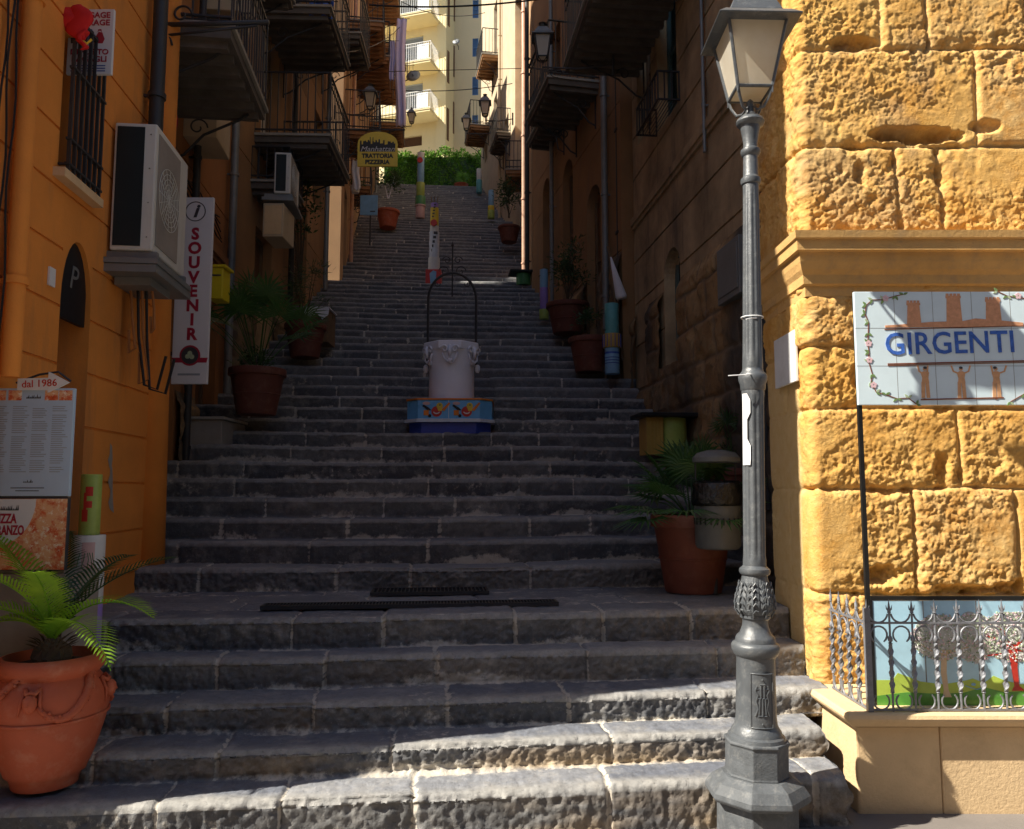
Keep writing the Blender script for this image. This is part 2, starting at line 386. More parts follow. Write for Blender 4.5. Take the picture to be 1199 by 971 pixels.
def flight(name, i0, i1, u0, u1, du, fineness, amp, last=None):
    prof = []        # v, z, kind 0 tread,1 riser,2 nose ; step index
    for i in range(i0, i1):
        v, z = risers[i]; zp = risers[i-1][1] if i else -.13
        vn = risers[i+1][0] if i+1 < len(risers) else v+.5
        if i == i1-1 and last: vn = last
        h = z-zp; nr = .03
        if i == i0: prof.append((v+.01, zp-.10, 1, i, 0))
        for t in np.linspace(0, 1, fineness)[:-1]: prof.append((v, zp+(h-nr)*t, 1, i, t))
        for a in np.linspace(0, math.pi/2, 4)[:-1]: prof.append((v+nr-nr*math.cos(a), z-nr+nr*math.sin(a), 2, i, 1))
        nt_ = max(3, int(fineness*(vn-v)/.3))
        for t in np.linspace(0, 1, nt_)[:-1]: prof.append((v+nr+(vn-v-nr)*t, z+.004, 0, i, (vn-v)*t))
    prof.append((vn, z+.004, 0, i, vn-v)); prof.append((vn+.07, z-.02, 0, i, vn-v))
    pv = np.array([p[0] for p in prof]); pz = np.array([p[1] for p in prof]); kd = np.array([p[2] for p in prof]); si = np.array([p[3] for p in prof]); pt = np.array([p[4] for p in prof])
    U = np.arange(u0, u1+du, du); uu, vv = np.meshgrid(U, pv); zz = np.repeat(pz[:, None], len(U), 1)
    KD = np.repeat(kd[:, None], len(U), 1); PT = np.repeat(pt[:, None], len(U), 1)
    mort = np.zeros_like(uu); tone = np.zeros_like(uu); tan_ = np.zeros_like(uu); hj = np.zeros_like(uu); vj = np.zeros_like(uu); jd = np.ones_like(uu)
    rng = np.random.RandomState(100+i0)
    for i in range(i0, i1):
        rows = np.where(si == i)[0]
        depth = (risers[i+1][0] if i+1 < len(risers) else risers[i][0]+.5)-risers[i][0]
        for row_i in range(1 if depth < .6 else 4):
            cuts = [u0-.3]
            while cuts[-1] < u1+.5: cuts.append(cuts[-1]+rng.uniform(.55, 1.15))
            cuts = np.array(cuts); tn = rng.uniform(.0, 1, len(cuts)); hh = rng.uniform(-1, 1, len(cuts)); vh = rng.uniform(-1, 1, len(cuts)); mw = rng.uniform(.004, .015, len(cuts))
            for r in rows:
                if depth >= .6:
                    k = 0 if kd[r] else min(3, int(pt[r]/.36))
                    if k != row_i: continue
                wob = U+.02*(vnoise(U*6, np.full_like(U, pv[r]*9), 0, 5)-.5)+.012*(vnoise(U*0, np.full_like(U, pv[r]*30), 0, 6)-.5)
                j = np.clip(np.searchsorted(cuts, wob)-1, 0, len(cuts)-2)
                d = np.minimum(wob-cuts[j]+0, 9); d2 = cuts[j+1]-wob
                dm = np.minimum(d/mw[j], d2/mw[j+1]); jd[r] = np.minimum(d, d2)
                mort[r] = np.clip(1.35-dm*.75, 0, 1)*rng.choice((.55, .8, 1.0)); tone[r] = tn[j]; hj[r] = hh[j]; vj[r] = vh[j]
    # mortar and grit gathered along the back of each tread and along slab seams
    back = np.zeros_like(uu)
    for i in range(i0, i1):
        rows = np.where(si == i)[0]; depth = (risers[i+1][0] if i+1 < len(risers) else risers[i][0]+.5)-risers[i][0]
        for r in rows:
            if kd[r] == 0:
                wv = .035+.07*vnoise(U*1.7+i*9, np.full_like(U, 2.0), 0, 8)
                back[r] = np.clip(1-(depth-pt[r])/wv, 0, 1)
                if depth > .6:
                    q = abs(((pt[r]+.012*np.sin(U*9)) % .36)-.0)/.02; back[r] = np.maximum(back[r], np.clip(1.2-q, 0, 1))
            if kd[r] == 1:
                lo = vnoise(U*2.3+i*5, np.full_like(U, 7.0), 0, 9)
                back[r] = np.clip((lo*.75-pt[r])*2.2, 0, 1)*.9
    patch = np.clip((fbm(uu*1.6, vv*3, zz*3, 31, 4)-.58)*7, 0, 1)
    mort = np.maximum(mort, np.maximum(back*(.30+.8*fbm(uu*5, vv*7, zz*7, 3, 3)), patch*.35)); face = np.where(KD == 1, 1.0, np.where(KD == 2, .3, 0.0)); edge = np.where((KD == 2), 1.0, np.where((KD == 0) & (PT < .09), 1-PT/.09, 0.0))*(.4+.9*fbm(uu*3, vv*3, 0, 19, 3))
    # sun-side stones carry sandy repair mortar on the risers (near the corner and at the very bottom)
    warm = np.clip((fbm(uu*1.3, zz*6, vv*2, 77, 4)-.47)*5, 0, 1)*(KD == 1)*np.clip((1.15-PT*1.0), 0, 1)
    tan_ = warm*np.clip(1.0-(vv-4.0)/1.2, .03, 1)*.95
    rough = np.where(KD == 1, 1.0, np.where(KD == 2, .75, .28))
    n1 = fbm(uu*9, vv*9, zz*9, 11, 4)-.5; n2 = fbm(uu*32, zz*32+vv*32, vv*11, 21, 3)-.5; nl = fbm(uu*1.4, vv*.9, 0, 41, 3)-.5
    n3 = np.abs(fbm(uu*18, zz*20+vv*9, vv*5, 63, 3)-.5)*2; n4 = fbm(uu*70, zz*70+vv*20, vv*20, 83, 2)-.5; disp = amp*rough*(n1*.020+n2*.026-n3*.020+n4*.010)-amp*np.clip(1-jd/.02, 0, 1)*.010*(1+rough)-mort*.004*amp
    wear = -.016*np.exp(-((uu+.5)/1.4)**2)*(KD != 1)*amp
    zz2 = zz+np.where(KD == 0, disp, disp*.5)+hj*.006*amp+nl*.030*amp*(KD != 1)+wear
    vv2 = vv-np.where(KD != 0, disp+vj*.012*amp+nl*.05*amp, 0)
    X, Y = suv(uu, vv2)
    if i0 == 0: X = np.where(vv < 4.52, np.minimum(X, 1.69+.02*np.sin(zz*40)), np.where(vv < 5.55, np.minimum(X, 1.84), X))
    P = np.stack([X, Y, zz2], -1)
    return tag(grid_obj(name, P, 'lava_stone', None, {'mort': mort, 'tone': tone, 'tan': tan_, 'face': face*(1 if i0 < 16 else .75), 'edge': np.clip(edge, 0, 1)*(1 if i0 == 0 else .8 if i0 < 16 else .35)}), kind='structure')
flight('steps', 0, 6, -4.4, 2.6, .009, 18, 1.0)
flight('steps', 6, 16, -5.2, 3.4, .02, 9, .9)
flight('steps', 16, 34, -4.2, 3.6, .03, 6, .8, last=TOP1[0]+.86)
flight('steps', 34, 55, -4.0, 4.0, .04, 5, .8, last=TOP2[0]+.855)
flight('steps', 55, 76, -4.0, 4.0, .05, 4, .8, last=TOP3[0]+.4)
b = MB(); x0, y0 = suv(0, TOP3[0]+.38)
b.box(-14, 10, y0, 90, 6, TOP3[1]+.0); tag(b.build('upper_terrace', 'concrete'), kind='structure')
# ============================================================ BUILDINGS
class Facade:
    """a building whose street face runs from A to B; local x runs along the face, o = distance out towards the street"""
    def __init__(s, name, label, A, B, zb, zt, side, depth=7, out0=0, group=None, cat='building'):
        s.A = Vector((*A, 0)); s.B = Vector((*B, 0)); d = s.B-s.A; s.L = d.length; s.side = side; s.zb = zb; s.zt = zt; s.depth = depth
        s.rz = math.atan2(d.y, d.x); s.root = thing(name, label, cat, (A[0], A[1], zb), s.rz, group)
        s.d = d.normalized(); s.n = Vector((-s.d.y, s.d.x, 0))*side
    def P(s, x, o, z): return Vector((x, o*s.side, z-s.zb))
    def W(s, x, o, z): return s.A+s.d*x+s.n*o+Vector((0, 0, z))
    def hit(s, px, py, o=0):
        a, t = ray(px, py); q = s.A+s.n*o
        # solve (a*D, D) = q + d*x
        det = a*(-s.d.y)+s.d.x; D = (q.x*(-s.d.y)+q.y*s.d.x)/det
        x = (Vector((a*D, D, 0))-q).dot(s.d); return x, EYE+t*D, D
    def bx(s, m, x0, x1, o0, o1, z0, z1): 
        ys = sorted((o0*s.side, o1*s.side)); return m.box(x0, x1, ys[0], ys[1], z0-s.zb, z1-s.zb)
    def wall(s, mt, holes=(), grooves=(), gd=.014, gh=.018, name='wall', rev=.22, back='dark_room'):
        """holes: (x0,x1,z0,z1,arch). real openings with reveals; grooves: heights of incised joints"""
        m = MB(); xs = {0, s.L}; zs = {s.zb, s.zt}
        for h in holes: xs |= {h[0], h[1]}; zs |= {h[2], h[3]}
        gr = [(g, g+gh) for g in grooves if s.zb < g < s.zt and not any(abs(g-z) < .03 or abs(g+gh-z) < .03 for z in zs)]
        for a, b in gr: zs |= {a, b}
        xs = sorted(xs); zs = sorted(zs)
        for i in range(len(xs)-1):
            for j in range(len(zs)-1):
                xm = (xs[i]+xs[i+1])/2; zm = (zs[j]+zs[j+1])/2
                if any(h[0] < xm < h[1] and h[2] < zm < h[3] for h in holes): continue
                o = -gd if any(a < zm < b for a, b in gr) else 0
                P = s.P
                m.quad(P(xs[i], o, zs[j]), P(xs[i+1], o, zs[j]), P(xs[i+1], o, zs[j+1]), P(xs[i], o, zs[j+1]))
                if o:
                    for z in (zs[j], zs[j+1]): m.quad(P(xs[i], o, z), P(xs[i+1], o, z), P(xs[i+1], 0, z), P(xs[i], 0, z))
        P = s.P
        for h in holes:
            x0, x1, z0, z1 = h[:4]; arch = len(h) > 4 and h[4]
            m.quad(P(x0, 0, z0), P(x0, -rev, z0), P(x0, -rev, z1), P(x0, 0, z1)); m.quad(P(x1, 0, z0), P(x1, -rev, z0), P(x1, -rev, z1), P(x1, 0, z1))
            m.quad(P(x0, 0, z0), P(x1, 0, z0), P(x1, -rev, z0), P(x0, -rev, z0)); 
            if not arch: m.quad(P(x0, 0, z1), P(x1, 0, z1), P(x1, -rev, z1), P(x0, -rev, z1))
            else:
                r = (x1-x0)/2; ar = min(arch, z1-z0); n = 14
                arc = [(x0+r-r*math.cos(math.pi*k/n), z1-ar+ar*math.sin(math.pi*k/n)) for k in range(n+1)]
                for k in range(n):
                    (a, b), (c, d) = arc[k], arc[k+1]
                    m.quad(P(a, 0, b), P(c, 0, d), P(c, 0, z1), P(a, 0, z1)); m.quad(P(a, 0, b), P(c, 0, d), P(c, -rev, d), P(a, -rev, b))
        D = s.depth; z0, z1 = s.zb, s.zt; L = s.L
        m.quad(P(0, 0, z0), P(0, -D, z0), P(0, -D, z1), P(0, 0, z1)); m.quad(P(L, 0, z0), P(L, -D, z0), P(L, -D, z1), P(L, 0, z1))
        m.quad(P(0, -D, z0), P(L, -D, z0), P(L, -D, z1), P(0, -D, z1))
        w_ = m.build(name, mt, s.root)
        m = MB(); m.quad(P(0, 0, z1), P(L, 0, z1), P(L, -D, z1), P(0, -D, z1)); s.bx(m, -.1, L+.1, -.1, .22, z1+.004, z1+.16); m.build('roof', 'slab', s.root)
        s.rev = rev; return w_
    def fill(s, h, mt='window_glass', frame='wood', name='window', kind='glass', fw=.06, muntin=1, cross=1, label=None):
        x0, x1, z0, z1 = h[:4]; m = MB(); r = s.rev-.02
        # frame
        s.bx(m, x0, x0+fw, -r, -r+.06, z0, z1); s.bx(m, x1-fw, x1, -r, -r+.06, z0, z1); s.bx(m, x0+fw, x1-fw, -r, -r+.06, z1-fw, z1); s.bx(m, x0+fw, x1-fw, -r, -r+.06, z0, z0+fw)
        for k in range(muntin):
            x = x0+(x1-x0)*(k+1)/(muntin+1); s.bx(m, x-.02, x+.02, -r, -r+.052, z0+fw, z1-fw)
        for k in range(cross):
            z = z0+(z1-z0)*(k+1)/(cross+1); s.bx(m, x0+fw, x1-fw, -r, -r+.045, z-.018, z+.018)
        f = m.build(name, frame, s.root)
        if label: f['label'] = label
        m = MB()
        if kind == 'glass': s.bx(m, x0+fw*.6, x1-fw*.6, -r+.01, -r+.025, z0+fw*.6, z1-fw*.6); m.build('pane', mt, f)
        else:
            z = z0+fw
            while z < z1-fw-.02:
                a = s.P(x0+fw*.6, -r+.028, z); b_ = s.P(x1-fw*.6, -r+.028, z); c = s.P(x1-fw*.6, -r+.006, z+.05); d = s.P(x0+fw*.6, -r+.006, z+.05)
                m.quad(a, b_, c, d); z += .055
            s.bx(m, x0+fw*.6, x1-fw*.6, -r+.001, -r+.004, z0+fw*.6, z1-fw*.6); m.build('slats', mt, f)
        return f
    def shutters(s, h, mt, open_=True, wd=None):
        x0, x1, z0, z1 = h[:4]; wd = wd or (x1-x0)/2
        for a, b in ((x0-wd, x0-.01), (x1+.01, x1+wd)):
            m = MB(); s.bx(m, a, b, .012, .045, z0, z1); z = z0+.06
            while z < z1-.08: s.bx(m, a+.05, b-.05, .046, .056, z, z+.03); z += .06
            m.build('shutter', mt, s.root)
    def balcony(s, x0, x1, z, proj, rail=.95, mt='slab', edge='slab_edge', ribs=True, step=.11, brackets=2, label=None, rm='iron'):
        m = MB(); s.bx(m, x0, x1, 0, proj, z, z+.09)
        if ribs:
            n = max(3, int((x1-x0)/.2))
            for k in range(n): a = x0+(x1-x0)*(k+.25)/n; s.bx(m, a, a+.07, .0, proj-.04, z-.07, z)
        m.cur = 1; s.bx(m, x0-.03, x1+.03, -.0, proj+.03, z+.093, z+.13)
        o = m.build('balcony', [mt, edge], s.root)
        if label: o['label'] = label
        m = MB(); zr = z+.13; ri = .007
        pts = []
        n1 = int(proj/step); n2 = int((x1-x0)/step)
        for k in range(n1+1): pts += [(x0, proj*k/max(1, n1)), (x1, proj*k/max(1, n1))]
        for k in range(1, n2): pts.append((x0+(x1-x0)*k/n2, proj-.01))
        for x, q in pts: s.bx(m, x-ri, x+ri, q-ri, q+ri, zr, zr+rail)
        for zz in (zr+.06, zr+rail):
            for a in (x0, x1): s.bx(m, a-.016, a+.016, 0, proj, zz-.008, zz+.010)
            s.bx(m, x0, x1, proj-.026, proj+.006, zz-.009, zz+.011)
        s.bx(m, x0, x1, proj-.02, proj, zr+rail-.16, zr+rail-.148)
        m.build('railing', rm, o)
        for k in range(brackets):
            a = x0+(x1-x0)*(.12+.76*k/max(1, brackets-1)); m = MB()
            P_ = [s.P(a, .0, z-.55), s.P(a, .12, z-.5), s.P(a, proj*.35, z-.28), s.P(a, proj*.75, z-.1), s.P(a, proj*.85, z-.03)]
            m.path(P_, .014, 6); m.path([s.P(a, .01, z-.6), s.P(a, .01, z-.02)], .014, 6)
            sp = [s.P(a, proj*.28+.10*math.cos(t)*(1-t/9), z-.2+.10*math.sin(t)*(1-t/9)) for t in np.linspace(0, 6.5, 18)]; m.path(sp, .009, 5)
            m.build('bracket', 'iron', o)
        return o
    def pipe(s, x, z0, z1, mt='dark_pipe', r=.045, o=.09, name='drainpipe', label=None):
        m = MB(); m.path([s.P(x, o, z0), s.P(x, o, z1)], r, 12); z = z0+.5
        while z < z1: m.path([s.P(x, o, z), s.P(x, o, z+.04)], r*1.25, 12); s.bx(m, x-.01, x+.01, 0, o, z+.01, z+.03); z += 1.6
        p = m.build(name, mt, s.root, smooth=True, auto=40)
        if label: p['label'] = label
        return p
    def band(s, z, h=.12, proj=.06, mt='slab_edge', x0=0, x1=None):
        m = MB(); x1 = s.L if x1 is None else x1; s.bx(m, x0, x1, .002, proj, z, z+h); s.bx(m, x0, x1, .002, proj*.55, z-h*.6, z-.002); m.build('string_course', mt, s.root)

# ---- left side
L1 = Facade('plastered_house', 'bright orange plastered house with arched doorway and barred window at left front', (-2.675, 3.50), (-2.96, 6.55), -.12, 15, -1)
wx0, _, _ = L1.hit(72, 120); wx1, _, _ = L1.hit(110, 120)
wz0 = L1.hit(72, 198)[1]; 
H_win = (wx0, wx1, L1.hit(90, 212)[1], L1.hit(90, 28)[1])
dx0 = L1.hit(68, 400)[0]; dx1 = L1.hit(104, 400)[0]; dzt = L1.hit(88, 281)[1]
H_door = (dx0, dx1, .3, dzt, .42)
lpitch = .355; zj = L1.hit(19, 27)[1]
L1.wall('orange', [H_win, H_door], [zj-.36*k for k in range(-14, 10)], rev=.3)
L1.fill(H_win, 'curtain', 'wood', kind='glass')
m = MB()      # window grille, bars stand proud of the wall
x0, x1, z0, z1 = H_win[:4]
for k in range(7): x = x0+(x1-x0)*k/6; L1.bx(m, x-.009, x+.009, .05, .07, z0-.03, z1)
for z in (z0, z0+.16, z0+(z1-z0)*.62, z1-.03): L1.bx(m, x0-.02, x1+.02, .045, .075, z, z+.014)
for x in (x0, x1):
    for z in (z0, z1-.03): L1.bx(m, x-.006, x+.006, 0, .05, z, z+.014)
m.build('window_grille', 'iron', L1.root)
m = MB(); L1.bx(m, x0-.06, x1+.06, .0, .07, z0-.09, z0-.035); m.build('sill', 'sand_plaster', L1.root)
m = MB(); q0 = L1.hit(128, 560)
for k in range(3):
    z0_ = q0[1]+.16-.15*k; x_ = q0[0]+.02*k
    m.add([L1.P(x_-.02, .0025+.0005*k, z0_+.09), L1.P(x_+.015, .0025+.0005*k, z0_+.07), L1.P(x_+.035, .0025+.0005*k, z0_-.02), L1.P(x_+.02+.02*k, .0025+.0005*k, z0_-.11), L1.P(x_-.015, .0025+.0005*k, z0_-.08), L1.P(x_-.045, .0025+.0005*k, z0_-.03), L1.P(x_-.02, .0025+.0005*k, z0_+.01)], [tuple(range(7))])
m.build('plaster_scar', 'concrete', L1.root)
m = MB(); r_ = L1.rev-.03     # door leaf and dark lunette
L1.bx(m, dx0, dx1, -r_, -r_+.05, .3, dzt-.3); m.build('door', 'orange_dark', L1.root)
m = MB(); L1.bx(m, dx0+.01, dx1-.01, -.06, -.03, dzt-.52, dzt); lun = m.build('lunette_panel', 'black', L1.root)
text('P', .22, 'zinc', L1.P((dx0+dx1)/2, -.025, dzt-.24), L1.root, 'lettering', rot=(R(90), 0, 0), shear=.2)
m = MB(); L1.bx(m, 0, dx0-.12, .002, .035, 0, .95); L1.bx(m, 0, dx0-.12, .002, .05, .953, 1.0); m.build('plinth', 'orange', L1.root, bevel=.01)
m = MB(); L1.bx(m, dx1+.12, L1.L, .002, .035, 0, .95); L1.bx(m, dx1+.12, L1.L, .002, .05, .953, 1.0); m.build('plinth', 'orange', L1.root, bevel=.01)
m = MB(); m.path([L1.P(L1.L-.02, -.02, .3), L1.P(L1.L-.02, -.02, 4.6), L1.P(L1.L-.02, -.02, 15)], [.16, .10, .10], 20); m.build('rounded_corner', 'orange', L1.root, smooth=True)
p = L1.hit(5, 250)[0]; L1.pipe(p, 2.16, 9, 'orange', .05, .08, label='drainpipe painted orange like the wall')
L1.pipe(L1.hit(172, 60)[0]-.02, 4.15, 11, 'dark_pipe', .055, .1, label='dark drainpipe down to above the air conditioner')
m = MB()
for k, (a, b_) in enumerate(((0, 600), (4, 470), (9, 800))):
    pts = [L1.P(L1.hit(2+a, 0)[0]+.02*math.sin(j*1.1+k*2), .03+.012*k, 5.2-j*.17) for j in range(24)]; m.path(pts, .006, 5)
m.build('cable', 'cable', L1.root)
m = MB()
pl = [L1.hit(54, 345), L1.hit(63, 313)]; L1.bx(m, pl[0][0], pl[1][0], .002, .014, L1.hit(58, 335)[1], L1.hit(58, 313)[1]); 
tag(m.build('house_number_plate', 'white_paint', L1.root))
m = MB(); a0 = L1.hit(20, 340)[0]; a1 = L1.hit(27, 340)[0]; L1.bx(m, a0, a1, .002, .01, L1.hit(23, 377)[1], L1.hit(23, 341)[1]); m.build('name_plate', 'zinc', L1.root)

L2 = Facade('ochre_house', 'stained ochre house with deep balcony behind the souvenir sign', (-3.31, 6.30), (-3.80, 10.5), 0, 16, -1)
h1 = (1.0, 1.95, 1.35, 3.6); h2 = (2.75, 3.6, 1.9, 3.9); h3 = (.55, 1.45, 5.72, 7.9); h4 = (2.5, 3.4, 6.1, 8.2)
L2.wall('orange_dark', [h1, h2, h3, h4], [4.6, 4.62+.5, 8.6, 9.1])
L2.fill(h1, 'brown_shutter', 'wood', 'door', 'slat'); L2.fill(h2, 'brown_shutter', 'wood', 'door'); L2.fill(h3, 'curtain', 'grey_green', 'balcony_door'); L2.fill(h4, 'teal_shutter', 'grey_green', 'window', 'slat')
x_a = L2.hit(205, 47, .85)[0]
L2.balcony(.2, 1.75, 5.5, .88, label='large near balcony seen from below'); L2.balcony(2.3, 3.75, 8.0, .8)
L2.band(4.45, .1, .07, 'orange_dark'); 
L2.pipe(2.15, 1.5, 14, 'dark_pipe', .04); L2.pipe(3.85, 2, 15, 'zinc', .05)
m = MB(); L2.bx(m, 1.9, 2.5, 0, .35, 5.35, 6.6); L2.bx(m, 2.55, 3.1, 0, .4, 7.2, 8.9); m.build('boxed_bay', 'pale_stone', L2.root, bevel=.01)
m = MB()
for k in range(5):
    pts = [L2.P(.1+j*.28, .02+.01*k, 4.95-.06*k+.05*math.sin(j*1.7+k)) for j in range(13)]; m.path(pts, .008, 5)
pts = [L2.P(1.0+.2*math.cos(t), .05, 4.7+.22*math.sin(t)) for t in np.linspace(0, 6, 20)]; m.path(pts, .01, 5)
m.build('cable', 'cable', L2.root)

L2b = Facade('stone_house', 'narrow dark stone house with three stacked balconies on the left', (-3.775, 10.3), (-3.98, 16.55), 0, 17, -1, depth=1.7)
hs = [(1.2, 2.1, 3.4, 5.5), (3.6, 4.5, 4.6, 6.9), (1.3, 2.2, 6.9, 9.0), (4.9, 5.7, 7.3, 9.2), (1.3, 2.2, 8.95, 11.0), (3.4, 4.2, 9.0, 11.0), (4.6, 5.4, 10.55, 12.6)]
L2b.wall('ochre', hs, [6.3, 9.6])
for k, h in enumerate(hs): L2b.fill(h, ['brown_shutter', 'brown_shutter', 'curtain', 'grey_shutter', 'teal_shutter', 'grey_shutter', 'curtain'][k], 'wood', 'door' if k < 2 else 'window', 'slat' if k % 2 else 'glass')
L2b.balcony(1.0, 2.6, 6.7, 1.1); L2b.balcony(1.05, 2.7, 8.75, 1.05, label='balcony with blue blanket over its railing'); L2b.balcony(4.4, 5.6, 10.35, .95)
L2b.balcony(.9, 1.7, 5.95, .55, rail=.5, brackets=0, label='small basket balcony')
L2b.pipe(3.0, 4, 15, 'dark_pipe', .05); L2b.pipe(5.85, 5.7, 16, 'zinc', .05)
m = MB(); L2b.bx(m, .5, 3.0, 0, .03, 2, 4.4); m.build('stone_facing', 'brown_stone', L2b.root)

L3 = Facade('orange_house', 'sunlit orange house above the middle landing with ribbed balconies', (-3.86, 17.40), (-4.75, 23.9), 4, 17.6, -1, depth=1.6)
hs = [(.9, 1.8, 6.5, 8.8), (3.2, 4.1, 8.3, 10.4), (.7, 1.6, 10.2, 12.1), (3.3, 4.2, 11.9, 13.8), (.7, 1.6, 13.2, 15.2), (5.1, 5.9, 10, 12)]
L3.wall('peach', hs, [9.6, 12.6])
for k, h in enumerate(hs): L3.fill(h, ['brown_shutter', 'grey_shutter', 'curtain', 'grey_shutter', 'curtain', 'brown_shutter'][k], 'white_paint' if k % 2 else 'wood', 'door' if k == 0 else 'window', 'slat' if k % 2 else 'glass')
L3.balcony(.4, 2.0, 12.55, .85, mt='rust_slab'); L3.balcony(2.6, 4.3, 12.95, .95, mt='rust_slab'); L3.balcony(.5, 1.8, 9.9, .8, mt='rust_slab'); L3.balcony(4.7, 6.1, 13.6, 1.0, mt='rust_slab'); L3.balcony(2.9, 4.2, 9.5, .5, rail=.7, mt='rust_slab')
L3.pipe(2.2, 6.3, 17, 'copper_pipe', .05)

L4 = Facade('brown_house', 'dark brown balconied house beside the top of the stairs', (-4.75, 23.95), (-5.5, 31.8), 8, 20, -1)
hs = [(1.0, 1.9, 10.8, 13), (3.4, 4.3, 14.8, 17), (5.8, 6.7, 14.8, 17), (1.2, 2.1, 15.4, 17.4)]
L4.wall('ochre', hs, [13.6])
for k, h in enumerate(hs): L4.fill(h, ['brown_shutter', 'curtain'][k % 2], 'wood', 'window')
L4.balcony(.7, 2.4, 14.9, 1.0, mt='rust_slab'); L4.balcony(2.9, 4.7, 14.4, 1.15, mt='rust_slab'); L4.balcony(3.0, 4.8, 17.4, 1.15, mt='rust_slab'); L4.balcony(.7, 2.4, 17.8, 1.05, mt='rust_slab')
L4.pipe(5.2, 12.5, 19, 'zinc', .05)

# ---- right side
R1 = Facade('long_stone_house', 'long dark brown stone house with iron window basket along the right of the steps', (2.36, 5.62), (1.78, 11.3), 0, 15, 1)
gx = lambda px, py: R1.hit(px, py)
aw0 = gx(798, 400)[0]; aw1 = gx(779, 400)[0]; awz0 = gx(788, 425)[1]; awz1 = gx(786, 291)[1]
H_arch = (aw0, aw1, awz0, awz1, .3)
bx0, bx1 = gx(796, 110)[0], gx(769, 140)[0]; bz = 6.2
H_up = (bx0+.1, bx1-.05, bz+.02, bz+2.1)
H_d = (5.0, 5.55, 3.0, 5.0, .3); H_u2 = (4.7, 5.4, 6.5, 8.6)
R1.wall('brown_stone', [H_arch, H_up, H_u2], [2.35+.62*k for k in range(20)], gd=.02, gh=.03)
R1.fill(H_arch, 'window_glass', 'grey_green', 'arched_window'); R1.fill(H_up, 'teal_shutter', 'teal_shutter', 'window', 'slat'); R1.fill(H_u2, 'window_glass', 'wood', 'window')
m = MB()
for k in range(9): x = bx0+(bx1-bx0)*k/8; R1.bx(m, x-.008, x+.008, .26, .276, bz, bz+.36)
for x in (bx0, bx1):
    for q in (.0, .09, .18): R1.bx(m, x-.008, x+.008, q, q+.016, bz, bz+.36)
for z in (bz, bz+.35):
    R1.bx(m, bx0-.01, bx1+.01, .255, .28, z, z+.018); 
    for x in (bx0, bx1): R1.bx(m, x-.012, x+.012, 0, .255, z, z+.018)
for k in range(7): q = .03+.035*k; R1.bx(m, bx0, bx1, q, q+.006, bz, bz+.008)
m.build('flower_box_basket', 'iron', R1.root)
R1.pipe(gx(735, 250)[0], 3.3, 15, 'dark_pipe', .075, .1, label='thick dark drainpipe at the far end of the wall')
R1.pipe(gx(829, 120)[0], gx(834, 174)[1], 9, 'zinc', .02, .05, label='thin grey conduit ending in an elbow'); R1.pipe(gx(902, 400)[0], 1.4, 4.1, 'dark_pipe', .035, .06, label='short dark pipe behind the lamp post')
cb = gx(866, 283); cz = gx(866, 350)
c0 = gx(880, 310)[0]; c1 = gx(853, 310)[0]
m = MB(); R1.bx(m, c0, c1, .0, .12, gx(866, 352)[1], gx(866, 285)[1]); R1.bx(m, c0+.03, c1-.03, .121, .13, gx(866, 345)[1], gx(866, 292)[1]); m.build('meter_cabinet', 'zinc', R1.root, bevel=.006)
R1.balcony(2.2, 5.4, 7.55, 1.05, ribs=True, label='wide dark balcony above the wall lantern'); R1.band(5.4, .1, .05, 'brown_stone')
def rough_skin(F, x0, x1, z0, z1, holes, d=.026, amp=1.0, seed=5, course=.42, name='rough_stone_facing', mt='old_stone'):
    x = np.arange(x0, x1+d, d); z = np.arange(z0, z1+d, d); T, Z = np.meshgrid(x, z)
    wz = Z+.05*(fbm(T*1.5, Z*1.5, 0, seed, 3)-.5); row = np.floor(wz/course); fz = wz/course-row
    wx = T+.06*(fbm(T*2, Z*2, 0, seed+1, 3)-.5)+row*.37; cw = .62; col = np.floor(wx/cw); fx = wx/cw-col
    jd = np.minimum(np.minimum(fz, 1-fz)*course, np.minimum(fx, 1-fx)*cw)
    rv = _h(row.astype(np.int64), col.astype(np.int64), np.zeros_like(row).astype(np.int64), seed)
    body = .03*np.clip(jd/.04, 0, 1)+amp*((fbm(T*4, Z*4, 0, seed+2, 4)-.5)*.10+(fbm(T*14, Z*14, 0, seed+3, 3)-.5)*.03)+.02*rv
    o = .03+body*.8; edge = np.clip((z1-Z)/.12, 0, 1); o = o*edge+.004
    P = np.stack([T, o*F.side, Z-F.zb], -1)
    ob = grid_obj(name, P, mt, F.root, {'tone': rv, 'grime': np.clip((fbm(T*1.2, Z*.5, 0, seed+9, 4)-.42)*4, 0, 1), 'jt': np.clip(1-jd/.03, 0, 1)})
    import bmesh
    bm = bmesh.new(); bm.from_mesh(ob.data)
    kill = [f for f in bm.faces if any(h[0]-.03 < f.calc_center_median().x < h[1]+.03 and h[2]-.03 < f.calc_center_median().z+F.zb < h[3]+.02 for h in holes)]
    bmesh.ops.delete(bm, geom=kill, context='FACES'); bm.to_mesh(ob.data); bm.free()
    return ob
rough_skin(R1, 0, 5.75, 0.3, 4.05, [H_arch, H_d], seed=5)
rough_skin(L2, 0, 4.5, 0.3, 2.6, [h1, h2], seed=15)
rough_skin(L2b, 0, 5.9, 1.5, 4.4, [(1.2, 2.1, 3.4, 5.5), (3.6, 4.5, 4.6, 6.9)], seed=25)
